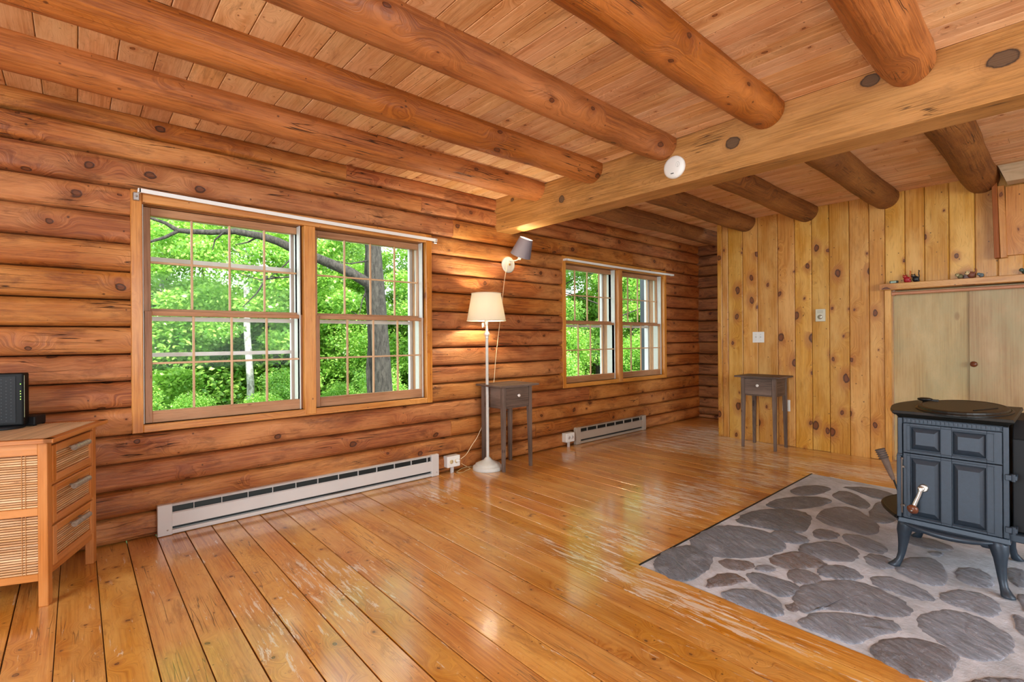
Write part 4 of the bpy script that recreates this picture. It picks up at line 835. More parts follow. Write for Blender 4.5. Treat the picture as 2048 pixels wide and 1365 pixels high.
# ------------------------------------------------------------------ outlets, switches
def outlet(loc, label, plugs):
    y, z = loc; t = thing('outlet_box', label, 'outlet', (-3.41, y, z))
    mb = MB(); mb.box(-3.425, -3.370, y - .062, y + .062, z - .045, z + .045); mb.build('box', ENAMEL, t, bevel=.003)
    mb = MB(); mb.box(-3.371, -3.364, y - .062, y + .062, z - .045, z + .045); mb.build('cover', WHITE, t, bevel=.003)
    mb = MB(); mb.box(-3.40, -3.385, y - .012, y + .012, .0, z - .045); mb.build('conduit', ENAMEL, t)
    for k, dy in enumerate((-.024, .026)):
        mb = MB(); mb.lathe([(.017, 0), (.017, .002), (.0, .002)], (-3.364, y + dy, z), (1, 0, 0), 20); r_ = mb.build('socket', plain('almond plastic', 'cdb98a', .4) if plugs else ENAMEL, t)
        mb = MB(); mb.box(-3.3625, -3.3615, y + dy - .007, y + dy - .005, z + .002, z + .010); mb.box(-3.3625, -3.3615, y + dy + .005, y + dy + .007, z + .002, z + .010); mb.build('slots', BLACKP, r_)
    if plugs:
        mb = MB(); mb.lathe([(.014, 0), (.016, .006), (.012, .022), (.006, .030)], (-3.362, y + .030, z + .004), (1, .2, 0), 14); mb.build('plug', WHITE, t)
outlet((2.315, .097), 'white surface outlet with a plug in it beside the long baseboard heater', True)
outlet((3.735, .098), 'cream surface outlet at the left end of the short baseboard heater', False)
t = thing('light_switch', 'white double light switch plate on the knotty pine wall', 'light switch', (-2.188, YP, 1.096))
mb = MB(); mb.box(-2.246, -2.130, YP - .006, YP, 1.040, 1.152); mb.build('plate', WHITE, t, bevel=.002)
for dx in (-.024, .024): mb = MB(); mb.box(-2.188 + dx - .005, -2.188 + dx + .005, YP - .016, YP - .006, 1.088, 1.108); mb.build('toggle', WH, t, bevel=.001)
for dx in (-.024, .024):
    for dz in (-.03, .03): mb = MB(); mb.lathe([(.003, 0), (.003, .001), (0, .0012)], (-2.188 + dx, YP - .006, 1.096 + dz), (0, -1, 0), 8); mb.build('screw', STEEL, t)
t = thing('thermostat', 'small pale rectangular thermostat with round dial on the pine wall', 'thermostat', (-1.607, YP, 1.302))
mb = MB(); mb.box(-1.647, -1.567, YP - .026, YP, 1.243, 1.361); mb.build('housing', plain('pale beige plastic', 'd6d6c0', .4), t, bevel=.003)
mb = MB(); mb.lathe([(.022, 0), (.022, .002), (.017, .003), (.016, .008), (0, .009)], (-1.607, YP - .026, 1.285), (0, -1, 0), 24); mb.build('dial', plain('silver dial', 'c5c3b0', .25, metal=.5), t)
mb = MB()
for k in range(5): mb.box(-1.632, -1.582, YP - .0268, YP - .026, 1.322 + k * .006, 1.3245 + k * .006)
mb.build('vent_slots', plain('slot grey', 'a9ab98', .5), t)
t = thing('wall_outlet', 'tall white wall outlet behind the leg of the table by the pine wall', 'outlet', (-1.92, YP, .405))
mb = MB(); mb.box(-1.957, -1.885, YP - .006, YP, .350, .465); mb.build('plate', WHITE, t, bevel=.002)
for dz in (-.02, .02): mb = MB(); mb.lathe([(.015, 0), (.015, .002), (0, .002)], (-1.921, YP - .006, .407 + dz), (0, -1, 0), 16); mb.build('socket', WH, t)
# smoke alarm
t = thing('smoke_alarm', 'round white smoke alarm on the face of the ceiling beam', 'smoke alarm', (-1.652, 2.83, 2.166))
mb = MB(); mb.lathe([(.068, 0), (.070, .004), (.070, .018), (.064, .028), (.050, .033), (.0, .034)], (-1.652, 2.83, 2.166), (0, -1, 0), 48); mb.build('body', WHITE, t)
mb = MB(); mb.box(-1.665, -1.645, 2.7945, 2.797, 2.122, 2.126); mb.build('slot', DARKM, t)
mb = MB(); mb.tube([(-1.618 + .012 * math.cos(a * PI / 8), 2.7968, 2.172 + .016 * math.sin(a * PI / 8)) for a in range(17)], .0007, 4); mb.box(-1.6185, -1.6172, 2.796, 2.7985, 2.155, 2.178); mb.build('emblem', plain('light grey print', 'a9aca8', .5), t)

# ------------------------------------------------------------------ baseboard heaters
def heater(y0, y1, label, clips, mat):
    t = thing('baseboard_heater', label, 'heater', (-3.42, (y0 + y1) / 2, 0)); xf = -3.388
    # back and top profile
    mb = MB(); mb.box(-3.425, -3.418, y0 + .01, y1 - .01, .004, .172, 'y'); mb.box(-3.425, xf - .004, y0 + .01, y1 - .01, .166, .173, 'y'); mb.box(xf - .010, xf - .004, y0 + .01, y1 - .01, .161, .170, 'y')
    mb.box(-3.425, xf - .006, y0 + .01, y1 - .01, .004, .010, 'y'); mb.box(xf - .012, xf - .002, y0 + .01, y1 - .01, .010, .028, 'y'); mb.build('housing', mat, t, bevel=.001)
    a, b = y0 + .068, y1 - .066
    mb = MB()
    vs = [(xf - .006, a, .046), (xf, a, .048), (xf - .002, a, .120), (xf - .012, a, .126), (xf - .006, b, .046), (xf, b, .048), (xf - .002, b, .120), (xf - .012, b, .126)]
    mb.add(vs, [(0, 1, 5, 4), (1, 2, 6, 5), (2, 3, 7, 6), (3, 0, 4, 7), (3, 2, 1, 0), (4, 5, 6, 7)]); mb.build('front_panel', mat, t)
    for s0, s1 in ((y0, y0 + .07), (y1 - .068, y1)):
        mb = MB(); mb.box(-3.427, xf + .002, s0, s1, .002, .176); e = mb.build('end_cap', mat, t, bevel=.003)
        mb = MB(); mb.lathe([(.005, 0), (.004, .002), (0, .0022)], (xf + .002, (s0 + s1) / 2 + .012, .032), (1, 0, 0), 10); mb.build('screw', STEEL, e)
    mb = MB(); mb.box(-3.417, xf - .020, a, b, .03, .155, 'y'); mb.build('heating_element', DARKM, t)  # element carried up behind the slot, its dark colour painting the shaded interior
    for k in range(clips):
        yy = a + (b - a) * (k + .75) / clips; mb = MB(); mb.box(-3.418, xf - .006, yy - .0012, yy + .0012, .118, .166); mb.build('clip', mat, t)
heater(.333, 2.186, 'long white baseboard heater under the big near window', 12, ENAMEL)
heater(3.85, 5.10, 'short beige baseboard heater under the smaller far window', 7, plain('beige enamel', 'b0a494', .45, noise=.05, nscale=6))

# ------------------------------------------------------------------ cabinet at the left
e1 = Vector((-.931, .366, 0)); e2 = Vector((-.366, -.931, 0)); N = Vector((-2.830, -.094, 0))
MC = Matrix(((e1.x, e2.x, 0, N.x), (e1.y, e2.y, 0, N.y), (0, 0, 1, 0), (0, 0, 0, 1)))
cb = thing('rattan_cabinet', 'orange wooden cabinet with bamboo slat sides and three drawers below the window wall', 'cabinet', tuple(N + e1 * .22 + e2 * .2))
CW, CD = .447, .41; L = .034
for a, b in ((0, 0), (CW - L, 0), (0, CD - L), (CW - L, CD - L)):
    mb = MB(MC); vs = []
    for z, k in ((0, .005), (.12, 0), (.682, 0)):
        vs += [(a + (k if a == 0 else 0) * 0, b, z), (a + L, b, z), (a + L, b + L, z), (a, b + L, z)]
    fs = [(0, 1, 2, 3), (11, 10, 9, 8)] + [(i + (k + 1) % 4, i + k, i + 4 + k, i + 4 + (k + 1) % 4) for i in (0, 4) for k in range(4)]
    mb.add(vs, fs, [[(vs[j][2], vs[j][0] + vs[j][1] + a) for j in f] for f in fs]); mb.build('leg', W['cab'], cb, bevel=.002)
# local x along e1 (drawer face at local y=0 is the +... side), local y along e2
mb = MB(MC)
for s0 in (0.004, CW - .022):       # two side frames (local x = const)
    for z0, z1 in ((.630, .682), (.378, .411), (.106, .136)): mb.box(s0, s0 + .018, L, CD - L, z0, z1, 'y')
for z0, z1 in ((.664, .682), (.491, .503), (.320, .328), (.120, .150)): mb.box(L, CW - L, .006, .022, z0, z1, 'x')
mb.box(L, CW - L, CD - .02, CD - .006, .12, .682, 'x'); mb.box(L, CW - L, L, CD - L, .125, .135, 'x')
mb.build('frame', W['cab'], cb, bevel=.0015)
def slats(mb, fixed, a0, a1, z0, z1, pitch, side):
    z = z0 + pitch / 2
    while z < z1:
        r_ = pitch * .43; n = 6; vs = []; brd = random.random(); o_ = random.random() * 30
        for a in (a0, a1):
            for k in range(n):
                th = 2 * PI * k / n; vs.append((fixed + r_ * math.cos(th) * .6, a, z + r_ * math.sin(th)) if side else (a, fixed + r_ * math.cos(th) * .6, z + r_ * math.sin(th)))
        fs = [(k, (k + 1) % n, n + (k + 1) % n, n + k) for k in range(n)]
        mb.add(vs, fs, [[((vs[j][1] if side else vs[j][0]) + o_, vs[j][2]) for j in f] for f in fs], brd, True); z += pitch
BACKING = plain('dark backing', '7a4a26', .8); STRING = plain('tan string', 'c9935a', .8)
for s0, s1 in ((.008, .012), (CW - .008, CW - .015)):
    mb = MB(MC); mb.box(s1, s1 + .003, L, CD - L, .13, .64, 'y'); bk = mb.build('side_panel', BACKING, cb)
    for z0, z1, pt in ((.411, .630, .0098), (.136, .378, .0104)):
        mb = MB(MC); slats(mb, s0, L, CD - L, z0, z1, pt, True); mb.build('bamboo_slats', W['bamboo'], bk)
        if s0 < .1:
            for yy in (.075, .087, CD - .09, CD - .078): mb = MB(MC); mb.tube([(.0045, yy, z0 + (z1 - z0) * k / 8) for k in range(9)], .0012, 5); mb.build('binding_string', STRING, bk)
mb = MB(MC); mb.box(-.028, CW + .055, -.028, CD + .02, .684, .690, 'x'); mb.box(-.03, CW + .057, -.032, .004, .682, .700, 'x'); mb.box(-.03, CW + .057, CD, CD + .022, .682, .700, 'x'); mb.box(-.030, .004, -.03, CD + .02, .682, .700, 'y'); mb.box(CW + .02, CW + .057, -.03, CD + .02, .682, .700, 'y')
top = mb.build('top', W['cab'], cb, bevel=.002)
mb = MB(MC); y = .010
while y < CD - .004:
    mb.tube([(.006, y, .6965), (CW + .018, y, .6965)], .0038, 6); y += .0082
mb.build('bamboo_mat', W['mat'], top)
for z0, z1 in ((.506, .661), (.331, .489), (.153, .318)):
    mb = MB(MC); f0, f1 = -.003, .014; a0, a1 = L + .002, CW - L - .002
    mb.box(a0, a0 + .030, f0, f1, z0, z1, 'z'); mb.box(a1 - .030, a1, f0, f1, z0, z1, 'z'); mb.box(a0 + .03, a1 - .03, f0, f1, z0, z0 + .030, 'x'); mb.box(a0 + .03, a1 - .03, f0, f1, z1 - .030, z1, 'x')
    mb.box(a0 + .03, a1 - .03, .010, .014, z0 + .03, z1 - .03, 'x'); d = mb.build('drawer', W['cab'], cb, bevel=.002)
    mb = MB(MC); slats(mb, .006, a0 + .03, a1 - .03, z0 + .030, z1 - .030, .0098, False); mb.build('bamboo_slats', W['bamboo'], d)
    mb = MB(MC); mb.tube([(.150, -.030, z1 - .034), (.290, -.030, z1 - .034)], .0125, 12); mb.tube([(.185, -.018, z1 - .034), (.185, .0, z1 - .034)], .005, 8); mb.tube([(.265, -.018, z1 - .034), (.265, .0, z1 - .034)], .005, 8)
    mb.build('handle', plain('pewter carved', 'b4b0a4', .4, metal=.35, noise=.35, nscale=90), d)
# router tower and flat box
zt = .7010
t = thing('router_tower', 'tall black router tower with green lights standing on the cabinet', 'router', (-3.2, -.28, zt))
ang = math.radians(72); MR = Matrix.Translation((-3.225, -.186, zt)) @ Matrix.Rotation(ang, 4, 'Z')
mb = MB(MR); mb.box(-.17, 0, .0, .055, .012, .256); mb.build('body', BLACKP, t, bevel=.008, seg=3)
mb = MB(MR); mb.box(-.155, -.028, -.0015, .0, .028, .24); mb.build('grille', GREYP, t)
mb = MB(MR)
for k in range(7):
    for j in range(26):
        if (j + k) % 2: mb.box(-.148 + k * .017, -.144 + k * .017, -.0022, -.0014, .036 + j * .0076, .039 + j * .0076)
mb.build('vents', plain('vent dot', '2b3437', .5), t)
mb = MB(MR)
for zz in (.205, .172, .160, .147, .135): mb = MB(MR); mb.lathe([(.0016, 0), (.0, .0008)], (-.011, -.0003, zz), (0, -1, 0), 8); mb.build('status_light', LED, t)
mb = MB(MR); mb.box(.0003, .0012, .004, .006, .05, .245); mb.build('edge_strip', plain('lime trim', 'a9b58a', .3), t)
mb = MB(MR); mb.lathe([(.075, 0), (.078, .004), (.070, .012)], (-.085, .027, .0), n=32); mb.build('stand', GREYP, t)
t = thing('modem_box', 'flat charcoal modem box lying on the cabinet behind the router tower', 'modem', (-3.33, -.23, zt))
mb = MB(Matrix.Translation((-3.345, -.21, zt)) @ Matrix.Rotation(math.radians(68), 4, 'Z')); mb.box(-.10, .085, -.05, .045, .003, .046); mb.build('case', GREYP, t, bevel=.006, seg=2)
for a in (-.09, .07):
    for b in (-.04, .03): mb = MB(Matrix.Translation((-3.345, -.21, zt)) @ Matrix.Rotation(math.radians(68), 4, 'Z')); mb.box(a, a + .012, b, b + .012, 0, .004); mb.build('foot', BLACKP, t)

# ------------------------------------------------------------------ figurines on the ledge
LZ = 1.5535; YF = YP - .035
def cat(x, body, accent, label, s=1):
    t = thing('cat_figurine', label, 'figurine', (x, YF, LZ))
    mb = MB(); mb.ball((x, YF, LZ + .026 * s), (.024 * s, .017 * s, .026 * s)); mb.ball((x + .016 * s, YF, LZ + .012 * s), (.012 * s, .010 * s, .012 * s)); mb.build('body', body, t)
    mb = MB(); mb.ball((x - .014 * s, YF - .006, LZ + .052 * s), (.015 * s, .013 * s, .013 * s)); h = mb.build('head', body, t)
    for dx in (-.010, .009): mb = MB(); mb.lathe([(.005 * s, 0), (0, .012 * s)], (x - .014 * s + dx * s, YF - .006, LZ + .061 * s), (0, 0, 1), 8); mb.build('ear', body, h)
    for dx in (-.005, .005): mb = MB(); mb.ball((x - .014 * s + dx * s, YF - .018, LZ + .054 * s), .0028 * s, 8, 6); mb.build('eye', accent, h)
    mb = MB(); mb.tube([(x + .018 * s, YF, LZ + .02 * s), (x + .024 * s, YF, LZ + .05 * s), (x + .020 * s, YF, LZ + .075 * s), (x + .024 * s, YF, LZ + .094 * s), (x + .018 * s, YF, LZ + .099 * s)], [.005 * s, .004 * s, .0035 * s, .004 * s, .003 * s], 8); mb.build('tail', body if accent is not GOLD else ORNG, t)
GOLD = plain('gold paint', 'd9b04a', .4); ORNG = plain('orange paint', 'd4672a', .4)
cat(-.945, plain('red paint', 'a8202a', .4), GOLD, 'small red cat figurine with raised orange tail on the ledge')
cat(-.887, plain('black paint', '14181c', .4), plain('cream paint', 'e5dfc0', .4), 'small black cat figurine with raised tail on the ledge beside the red one')
t = thing('small_box', 'tiny dark box with pale green face at the left end of the ledge', 'box', (-1.035, YF, LZ))
mb = MB(); mb.box(-1.063, -1.007, YF - .015, YF + .02, LZ, LZ + .024); mb.build('case', plain('dark green case', '27342e', .5), t, bevel=.002); mb = MB(); mb.box(-1.056, -1.016, YF - .016, YF - .015, LZ + .004, LZ + .020); mb.build('face', plain('pale green face', '9fb8a4', .4), t)
def critter(x, s, body, accent, name, label, turns):
    t = thing(name, label, 'figurine', (x, YF, LZ))
    mb = MB(); mb.ball((x + .006 * s, YF, LZ + .021 * s), (.019 * s, .016 * s, .021 * s)); mb.build('body', body, t)
    mb = MB(); mb.ball((x - .012 * s, YF - .006, LZ + .034 * s), (.014 * s, .013 * s, .014 * s)); h = mb.build('head', accent, t)
    for dx in (-.006, .006): mb = MB(); mb.ball((x - .012 * s + dx * s, YF - .0205, LZ + .037 * s), .0025 * s, 8, 6); mb.build('eye', BLACKP, h)
    if turns: mb = MB(); mb.tube([(x + .02 * s, YF, LZ + .02 * s), (x + .028 * s, YF, LZ + .05 * s), (x + .022 * s, YF, LZ + .058 * s)], .004 * s, 8); mb.build('tail', body, t)
critter(-.612, .95, plain('olive paint', '6f6a48', .5), plain('pale paint', 'b5ab7c', .5), 'frog_figurine', 'small olive crouching figurine on the ledge, left of the brown spotted one', False)
critter(-.548, 1.25, plain('brown paint', '7a4632', .5), plain('cream face', 'd9c08e', .5), 'dog_figurine', 'small brown and cream animal figurine in the middle of the ledge', True)
critter(-.487, .8, plain('slate blue paint', '5f6f74', .5), plain('blue grey paint', '74858a', .5), 'turtle_figurine', 'small blue-grey low figurine on the ledge, right of the brown one', False)
critter(-.250, 1.0, plain('dark green paint', '34493c', .5), plain('grey green paint', '4b5f55', .5), 'bear_figurine', 'small dark green figurine at the right edge of the ledge', False)

# ------------------------------------------------------------------ outside
m, nt, P = newmat('leaf green'); g = G(nt); brd = g.n('ShaderNodeAttribute', attribute_name='brd').outputs['Fac']
oi = g.n('ShaderNodeObjectInfo').outputs['Random']
c = g.mix(brd, srgb('4a8a28'), srgb('bce070')); c = g.mix(g.math('MULTIPLY', oi, .3), c, srgb('4a8c4c'))
g.put(P.inputs['Base Color'], c); P.inputs['Roughness'].default_value = .38; P.inputs['Specular IOR Level'].default_value = .8
tl = g.n('ShaderNodeBsdfTranslucent'); g.put(tl.inputs[0], g.mix(.5, c, srgb('b2e04e'))); mm = g.n('ShaderNodeMixShader'); mm.inputs[0].default_value = .45
g.put(mm.inputs[1], P.outputs[0]); g.put(mm.inputs[2], tl.outputs[0]); g.put(nt.nodes['Material Output'].inputs[0], mm.outputs[0]); LEAF = m
def barkmat(name, a, b, sc=1):
    m, nt, P = newmat(name); g = G(nt); tc = g.n('ShaderNodeTexCoord').outputs['Object']; x, y, z = g.sep(tc)
    n = g.noise(g.xyz(g.math('MULTIPLY', x, 26 * sc), g.math('MULTIPLY', y, 26 * sc), g.math('MULTIPLY', z, 8)), 1, 5, .7, .4)
    g.put(P.inputs['Base Color'], g.mix(g.rng(n, .35, .65), srgb(a), srgb(b))); P.inputs['Roughness'].default_value = .9; g.put(P.inputs['Normal'], g.bump(n, .03)); return m
BARK = barkmat('grey bark', '1f1b18', '4a4540'); BIRCH = barkmat('birch bark', '6a6862', 'd0d0cc', .4)

def leaves_mesh(name, centers, radii, count, size, seed, flat=.75):
    """leaf blades scattered through ellipsoidal clumps; each leaf a folded pointed blade of four triangles"""
    r = np.random.default_rng(seed); K = len(centers); ci = r.integers(0, K, count)
    C = np.array(centers)[ci]; Rr = np.array(radii)[ci]
    d = r.normal(size=(count, 3)); d /= np.linalg.norm(d, axis=1)[:, None]; rad = r.random(count) ** .45
    P_ = C + d * rad[:, None] * Rr
    nrm = r.normal(size=(count, 3)) * .6 + np.array([.35, 0, .8]); nrm /= np.linalg.norm(nrm, axis=1)[:, None]
    t = np.cross(nrm, r.normal(size=(count, 3))); t /= np.linalg.norm(t, axis=1)[:, None]; b = np.cross(nrm, t)
    sz = size * r.uniform(.6, 1.25, count)[:, None]
    A = P_; T = P_ + t * sz; Lw = P_ + t * sz * .45 + b * sz * .33 + nrm * sz * .06; Rw = P_ + t * sz * .45 - b * sz * .33 + nrm * sz * .06
    V = np.stack([A, Lw, T, Rw], 1).reshape(-1, 3)
    F = np.arange(count)[:, None] * 4; F = np.stack([np.concatenate([F, F + 1, F + 2], 1), np.concatenate([F, F + 2, F + 3], 1)], 1).reshape(-1, 3)
    me = bpy.data.meshes.new(name); me.vertices.add(len(V)); me.vertices.foreach_set('co', V.astype(np.float32).ravel())
    me.loops.add(len(F) * 3); me.loops.foreach_set('vertex_index', F.astype(np.int32).ravel()); me.polygons.add(len(F))
    me.polygons.foreach_set('loop_start', (np.arange(len(F)) * 3).astype(np.int32)); me.polygons.foreach_set('loop_total', np.full(len(F), 3, np.int32))
    at = me.attributes.new('brd', 'FLOAT', 'FACE'); at.data.foreach_set('value', np.repeat(r.random(count), 2).astype(np.float32))
    me.materials.append(LEAF); me.update(calc_edges=True); me.validate(); return me
# ground
mb = MB(); nx = 40
vs = []; fs = []
for j in range(nx + 1):
    for i in range(nx + 1):
        x = -3.75 - 42 * (i / nx) ** 1.4; yy = -14 + 76 * j / nx; dd = -3.75 - x
        vs.append((x, yy, -.75 - .05 * min(dd, 8) + .10 * max(dd - 14, 0) + .12 * math.sin(x * .7) * math.cos(yy * .5)))
for j in range(nx):
    for i in range(nx): a = j * (nx + 1) + i; fs.append((a, a + nx + 1, a + nx + 2, a + 1))
mb.add(vs, fs, None, .5, True); tag(mb.build('ground', plain('forest ground', '4f6b2c', .9, noise=.5, nscale=3)), kind='structure')
def gz(x): dd = -3.75 - x; return -.75 - .05 * min(dd, 8) + .10 * max(dd - 14, 0)
def add_leaves(root, me, loc=None):
    o = bpy.data.objects.new('foliage', me); COL.objects.link(o); o.parent = root; o.matrix_parent_inverse = root.matrix_world.inverted(); o['kind'] = 'stuff'
    return o
# the near tree seen in the right sash of the big window
nt_ = thing('spreading_tree', 'large grey-barked tree with a long arching limb outside the big near window', 'tree', (-7.361, 3.744, -0.681))
base_ = (-7.361, 3.744, -0.681)
mb = MB(); mb.tube([(base_[0], base_[1], gz(base_[0]) - .2)] + [(-7.361, 3.744, -0.681), (-7.378, 3.725, 0.127), (-7.402, 3.698, 0.774), (-7.43, 3.665, 1.421), (-7.449, 3.643, 1.906), (-7.464, 3.627, 2.229), (-7.473, 3.616, 2.552), (-7.492, 3.595, 3.037), (-7.52, 3.563, 3.845), (-7.533, 3.549, 4.573)], [.165, .155, .148, .142, .137, .132, .125, .115, .108, .09, .07], 16); mb.build('trunk', BARK, nt_)
mb = MB(); s_ = [(-7.766, 3.738, 0.008), (-7.796, 3.703, 0.595), (-7.778, 3.724, 1.014), (-7.744, 3.686, 1.598), (-7.733, 3.623, 2.092), (-7.809, 3.689, 2.607), (-7.945, 3.685, 3.135), (-8.12, 3.637, 4.018)]; mb.tube([(s_[0][0], s_[0][1], gz(s_[0][0]) - .2)] + s_, [.10, .10, .085, .075, .07, .062, .06, .055, .03], 12); mb.build('second_stem', BARK, nt_)
mb = MB(); l_ = [(-7.466, 3.625, 1.865), (-7.451, 3.491, 2.008), (-7.538, 3.24, 2.164), (-7.646, 2.966, 2.293), (-7.698, 2.755, 2.371), (-7.741, 2.403, 2.49), (-7.758, 2.232, 2.561), (-7.819, 2.011, 2.623), (-7.947, 1.714, 2.669), (-8.069, 1.425, 2.635), (-8.16, 1.169, 2.629), (-8.252, 1.064, 2.644), (-8.246, 0.921, 2.726), (-8.258, 0.755, 2.771), (-8.354, 0.494, 2.855)]; mb.tube(l_, [.09, .085, .08, .075, .07, .062, .058, .052, .045, .038, .036, .034, .024, .018, .012], 10); mb.tube([(-8.243, 1.075, 2.637), (-8.247, 0.92, 2.527), (-8.246, 0.769, 2.453), (-8.313, 0.541, 2.322)], [.025, .022, .017, .012], 8); limb_ = mb.build('limb', BARK, nt_)
for q_ in [[(-7.449, 3.492, 2.359), (-7.537, 3.241, 2.298), (-7.594, 3.024, 2.331)], [(-7.948, 2.319, 2.055), (-8.04, 2.063, 2.007), (-8.237, 1.839, 2.099)], [(-7.965, 2.148, 2.066), (-8.065, 2.034, 1.821), (-8.214, 1.865, 1.598)], [(-7.518, 3.565, 2.028), (-7.505, 3.429, 1.738), (-7.543, 3.386, 1.483)], [(-7.819, 2.011, 2.623), (-7.94, 1.874, 2.529), (-7.948, 1.713, 2.475)], [(-7.643, 2.515, 2.451), (-7.792, 2.345, 2.229), (-7.941, 2.176, 2.044)], [(-7.929, 1.584, 2.648), (-8.023, 1.477, 2.528), (-8.047, 1.45, 2.387)], [(-7.748, 2.547, 2.076), (-7.948, 2.319, 2.048), (-7.941, 2.176, 2.059)]]:
    mb = MB(); mb.tube(q_, [.016, .011, .006], 6); mb.build('twig', BARK, limb_)
cl_ = [((-8.368, 0.933, 2.583), 0.35), ((-7.93, 1.28, 2.352), 0.4), ((-7.928, 1.585, 2.81), 0.4), ((-7.82, 2.01, 2.419), 0.4), ((-8.014, 1.79, 2.13), 0.45), ((-7.735, 2.259, 2.288), 0.3), ((-8.419, 1.481, 1.779), 0.35), ((-8.64, 1.078, 1.701), 0.35), ((-7.933, 2.033, 1.626), 0.4), ((-7.645, 2.967, 2.503), 0.35), ((-7.392, 3.103, 2.713), 0.3), ((-7.689, 3.219, 1.74), 0.35), ((-7.85, 2.885, 2.049), 0.3), ((-7.378, 4.028, 2.088), 0.35), ((-7.41, 4.142, 2.603), 0.4), ((-7.36, 4.2, 1.596), 0.35), ((-8.908, 0.925, 1.416), 0.3), ((-7.69, 2.461, 2.9), 0.4), ((-7.777, 3.877, 3.133), 0.35), ((-8.161, 1.32, 2.954), 0.4), ((-8.631, 0.785, 2.111), 0.3), ((-7.834, 2.146, 1.92), 0.4), ((-8.666, 1.654, 1.269), 0.4), ((-8.271, 2.406, 1.109), 0.35), ((-7.619, 3.451, 3.281), 0.5), ((-8.608, 0.509, 2.84), 0.5)]
add_leaves(nt_, leaves_mesh('foliage', [tuple(Vector((0, 0, 1.1)) + (Vector(c[0]) - Vector((0, 0, 1.1))) * 1.16) for c in cl_], [(c[1], c[1], c[1] * .55) for c in cl_], 17000, .075, 77))

# background trees: three kinds, copied
def proto_tree(name, seed, h, crown, n, size, label, bark=BARK, r0=.11, low=.15):
    r = random.Random(seed); t = thing(name, label, 'tree', (0, 0, 0))
    mb = MB(); pts = [(0, 0, -.4)]; x = y = 0
    for k in range(1, 9): x += r.uniform(-.08, .08); y += r.uniform(-.08, .08); pts.append((x, y, h * k / 8 * .92))
    mb.tube(pts, [r0 * (1 - .1 * k) for k in range(9)], 10)
    cs = []; rr = []
    for k in range(26):
        z = h * r.uniform(low, 1.0); q = crown * (1 - abs(z / h - .5) * .9); th = r.uniform(0, 2 * PI); rad = q * r.random() ** .5
        cs.append((rad * math.cos(th), rad * math.sin(th), z)); s = r.uniform(.45, .95); rr.append((s, s, s * .5))
        mb.tube([(0, 0, max(z - .6, .3)), (rad * .6 * math.cos(th), rad * .6 * math.sin(th), z - .15), (rad * math.cos(th), rad * math.sin(th), z)], [.025, .015, .006], 5)
    mb.build('trunk', bark, t)
    add_leaves(t, leaves_mesh('foliage', cs, rr, n, size, seed)); return t
def place(proto, x, y, s, rz, label, first):
    o = proto if first else copy_tree(proto); o.location = (x, y, gz(x)); o.scale = (s, s, s); o.rotation_euler = (0, 0, rz); o['label'] = label; return o
rs = random.Random(11)
kinds = [proto_tree('broadleaf_tree', 3, 8.5, 2.3, 52000, .082, 'tree'), proto_tree('slender_tree', 5, 10.5, 1.7, 40000, .075, 'tree', r0=.09), proto_tree('birch_tree', 9, 9.5, 1.6, 30000, .072, 'tree', bark=BIRCH, r0=.075, low=.38)]
used = set()
spots = [(0, -13.0, .4), (2, -12.2, 2.9), (0, -14.5, 4.1), (1, -13.2, 6.4), (0, -12.4, 8.6), (2, -14.2, 1.6), (0, -11.8, 12.6), (1, -12.6, 15.6), (0, -12.2, 18.8), (1, -18.0, 2.2), (0, -18.5, 6.6), (1, -19.0, 11.2), (0, -18.0, 16.5),
         (0, -16.2, 22.6), (1, -14.0, 26.5), (2, -13.0, 10.6), (0, -25, 4), (0, -25, 10), (0, -26, 17), (0, -25, 25), (1, -21, 31), (2, -15.4, 5.2), (0, -9.8, 21.5), (1, -8.8, 17.2), (0, -10.2, 13.2), (0, -11.5, 16.4), (0, -15.5, 18.2), (0, -15.0, 14.2), (0, -14.5, 23.0)]
wordsX = ['nearest row', 'nearest row', 'second row', 'third row']
for i, (k, x, y) in enumerate(spots):
    row = 'front row' if x > -15.6 else ('middle row' if x > -20 else 'back row')
    side = 'seen in near window' if y / -x < .68 else 'seen in far window'
    kindn = ['full-crowned broadleaf tree', 'slender green tree', 'white-stemmed birch'][k]
    ang_ = 'at left' if (y / -x) < .22 or .68 < (y / -x) < 1.0 else ('at middle' if (y / -x) < .42 or 1.0 < (y / -x) < 1.35 else 'at right')
    o = place(kinds[k], x, y, rs.uniform(.9, 1.15), rs.uniform(0, 6.28), '%s, %s, %s, %s' % (kindn, row, side, ang_), k not in used)
    used.add(k); o['group'] = 'woodland trees outside the windows'
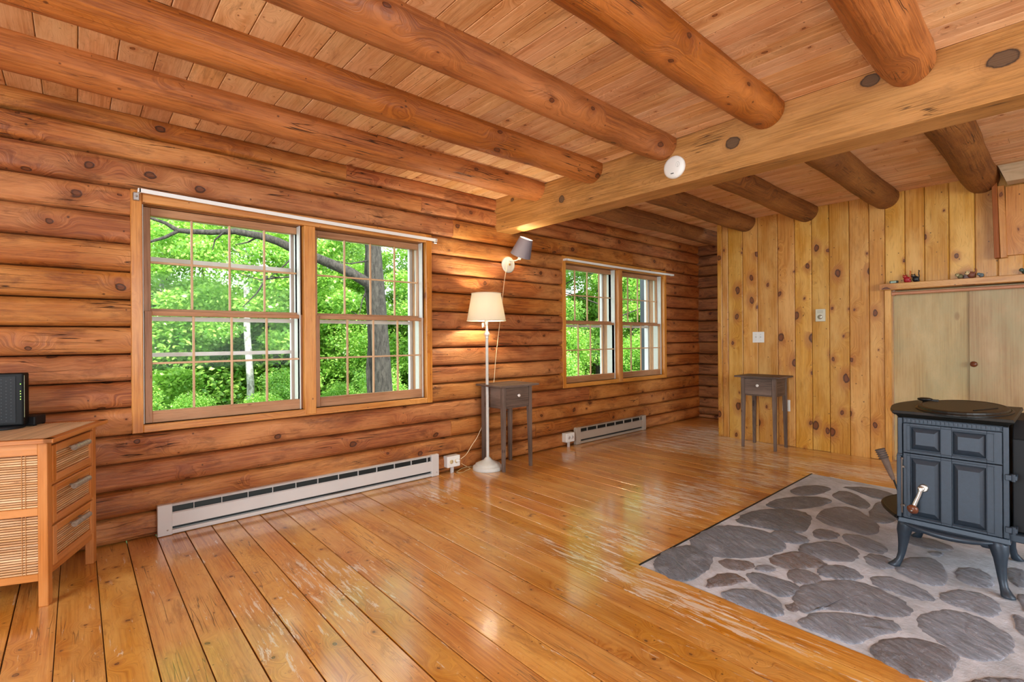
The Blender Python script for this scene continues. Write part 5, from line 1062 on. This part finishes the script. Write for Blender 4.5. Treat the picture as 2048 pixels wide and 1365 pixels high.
def proto_bush(seed, n, size):
    r = random.Random(seed); t = thing('leafy_bush', 'bush', 'bush', (0, 0, 0)); cs = []; rr = []; mb = MB()
    for k in range(9):
        th = r.uniform(0, 6.28); q = r.uniform(0, .8); z = r.uniform(.4, 1.7); cs.append((q * math.cos(th), q * math.sin(th), z)); s = r.uniform(.4, .7); rr.append((s, s, s * .7))
        mb.tube([(q * .15 * math.cos(th), q * .15 * math.sin(th), -.2), (q * .6 * math.cos(th), q * .6 * math.sin(th), z * .6), cs[-1]], [.018, .012, .005], 5)
    mb.build('stems', BARK, t); add_leaves(t, leaves_mesh('foliage', cs, rr, n, size, seed)); return t
pb = proto_bush(21, 24000, .058)
bs = [(-9.5, .6), (-10.0, 2.6), (-9.0, 4.4), (-10.4, 6.3), (-8.2, 8.2), (-9.4, 10.3), (-8.0, 12.4), (-9.2, 14.6), (-12.0, 4.9), (-7.2, 10.8), (-10.6, 1.6), (-11.6, 3.4)]
for i, (x, y) in enumerate(bs):
    side = 'below the near window view' if y / -x < .68 else 'below the far window view'
    pos = ['at its left', 'left of its middle', 'at its middle', 'right of its middle', 'at its right', 'in front of the birches'][min(5, int((y / -x) * 8.5) % 6)]
    o = pb if i == 0 else copy_tree(pb); s = rs.uniform(.55, .78) if y / -x < .68 else rs.uniform(.95, 1.3); o.location = (x, y, gz(x)); o.scale = (s, s, s); o.rotation_euler = (0, 0, rs.uniform(0, 6.28))
    o['label'] = 'bright green leafy bush outside, %s, %s' % (side, pos); o['group'] = 'bushes outside the windows'
backrow = [(-15.0, 1.2), (-15.8, 3.6), (-14.8, 5.9), (-16.0, 8.2), (-17.5, 2.4), (-18.0, 6.9), (-13.6, 8.6), (-20.5, 4.6), (-21.5, 9.6), (-14.4, 12.4), (-13.8, 17.6), (-12.6, 20.8), (-16.4, 20.0), (-17.0, 24.5), (-11.4, 18.4), (-19.0, 12.2), (-24.0, 1.5), (-24.0, 7.0)]
for i, (x, y) in enumerate(backrow):
    o = copy_tree(pb); s = rs.uniform(1.7, 2.3); o.location = (x, y, gz(x)); o.scale = (s * 1.15, s * 1.15, s); o.rotation_euler = (0, 0, rs.uniform(0, 6.28))
    side = 'near' if y / -x < .68 else 'far'; dep = 'nearer' if x > -16.2 else 'deeper'
    o['label'] = 'tall understory bush, %s part of the woods seen through the %s window' % (dep, side); o['group'] = 'understory bushes in the woods, %s part, %s window' % (dep, side)
# dark post outside the far window
mb = MB(); mb.box(-4.38, -4.26, 6.46, 6.60, -1.0, 2.6); tag(mb.build('porch_post', plain('dark grey paint', '3a4046', .5)), 'dark grey post standing outside the smaller far window', 'post')
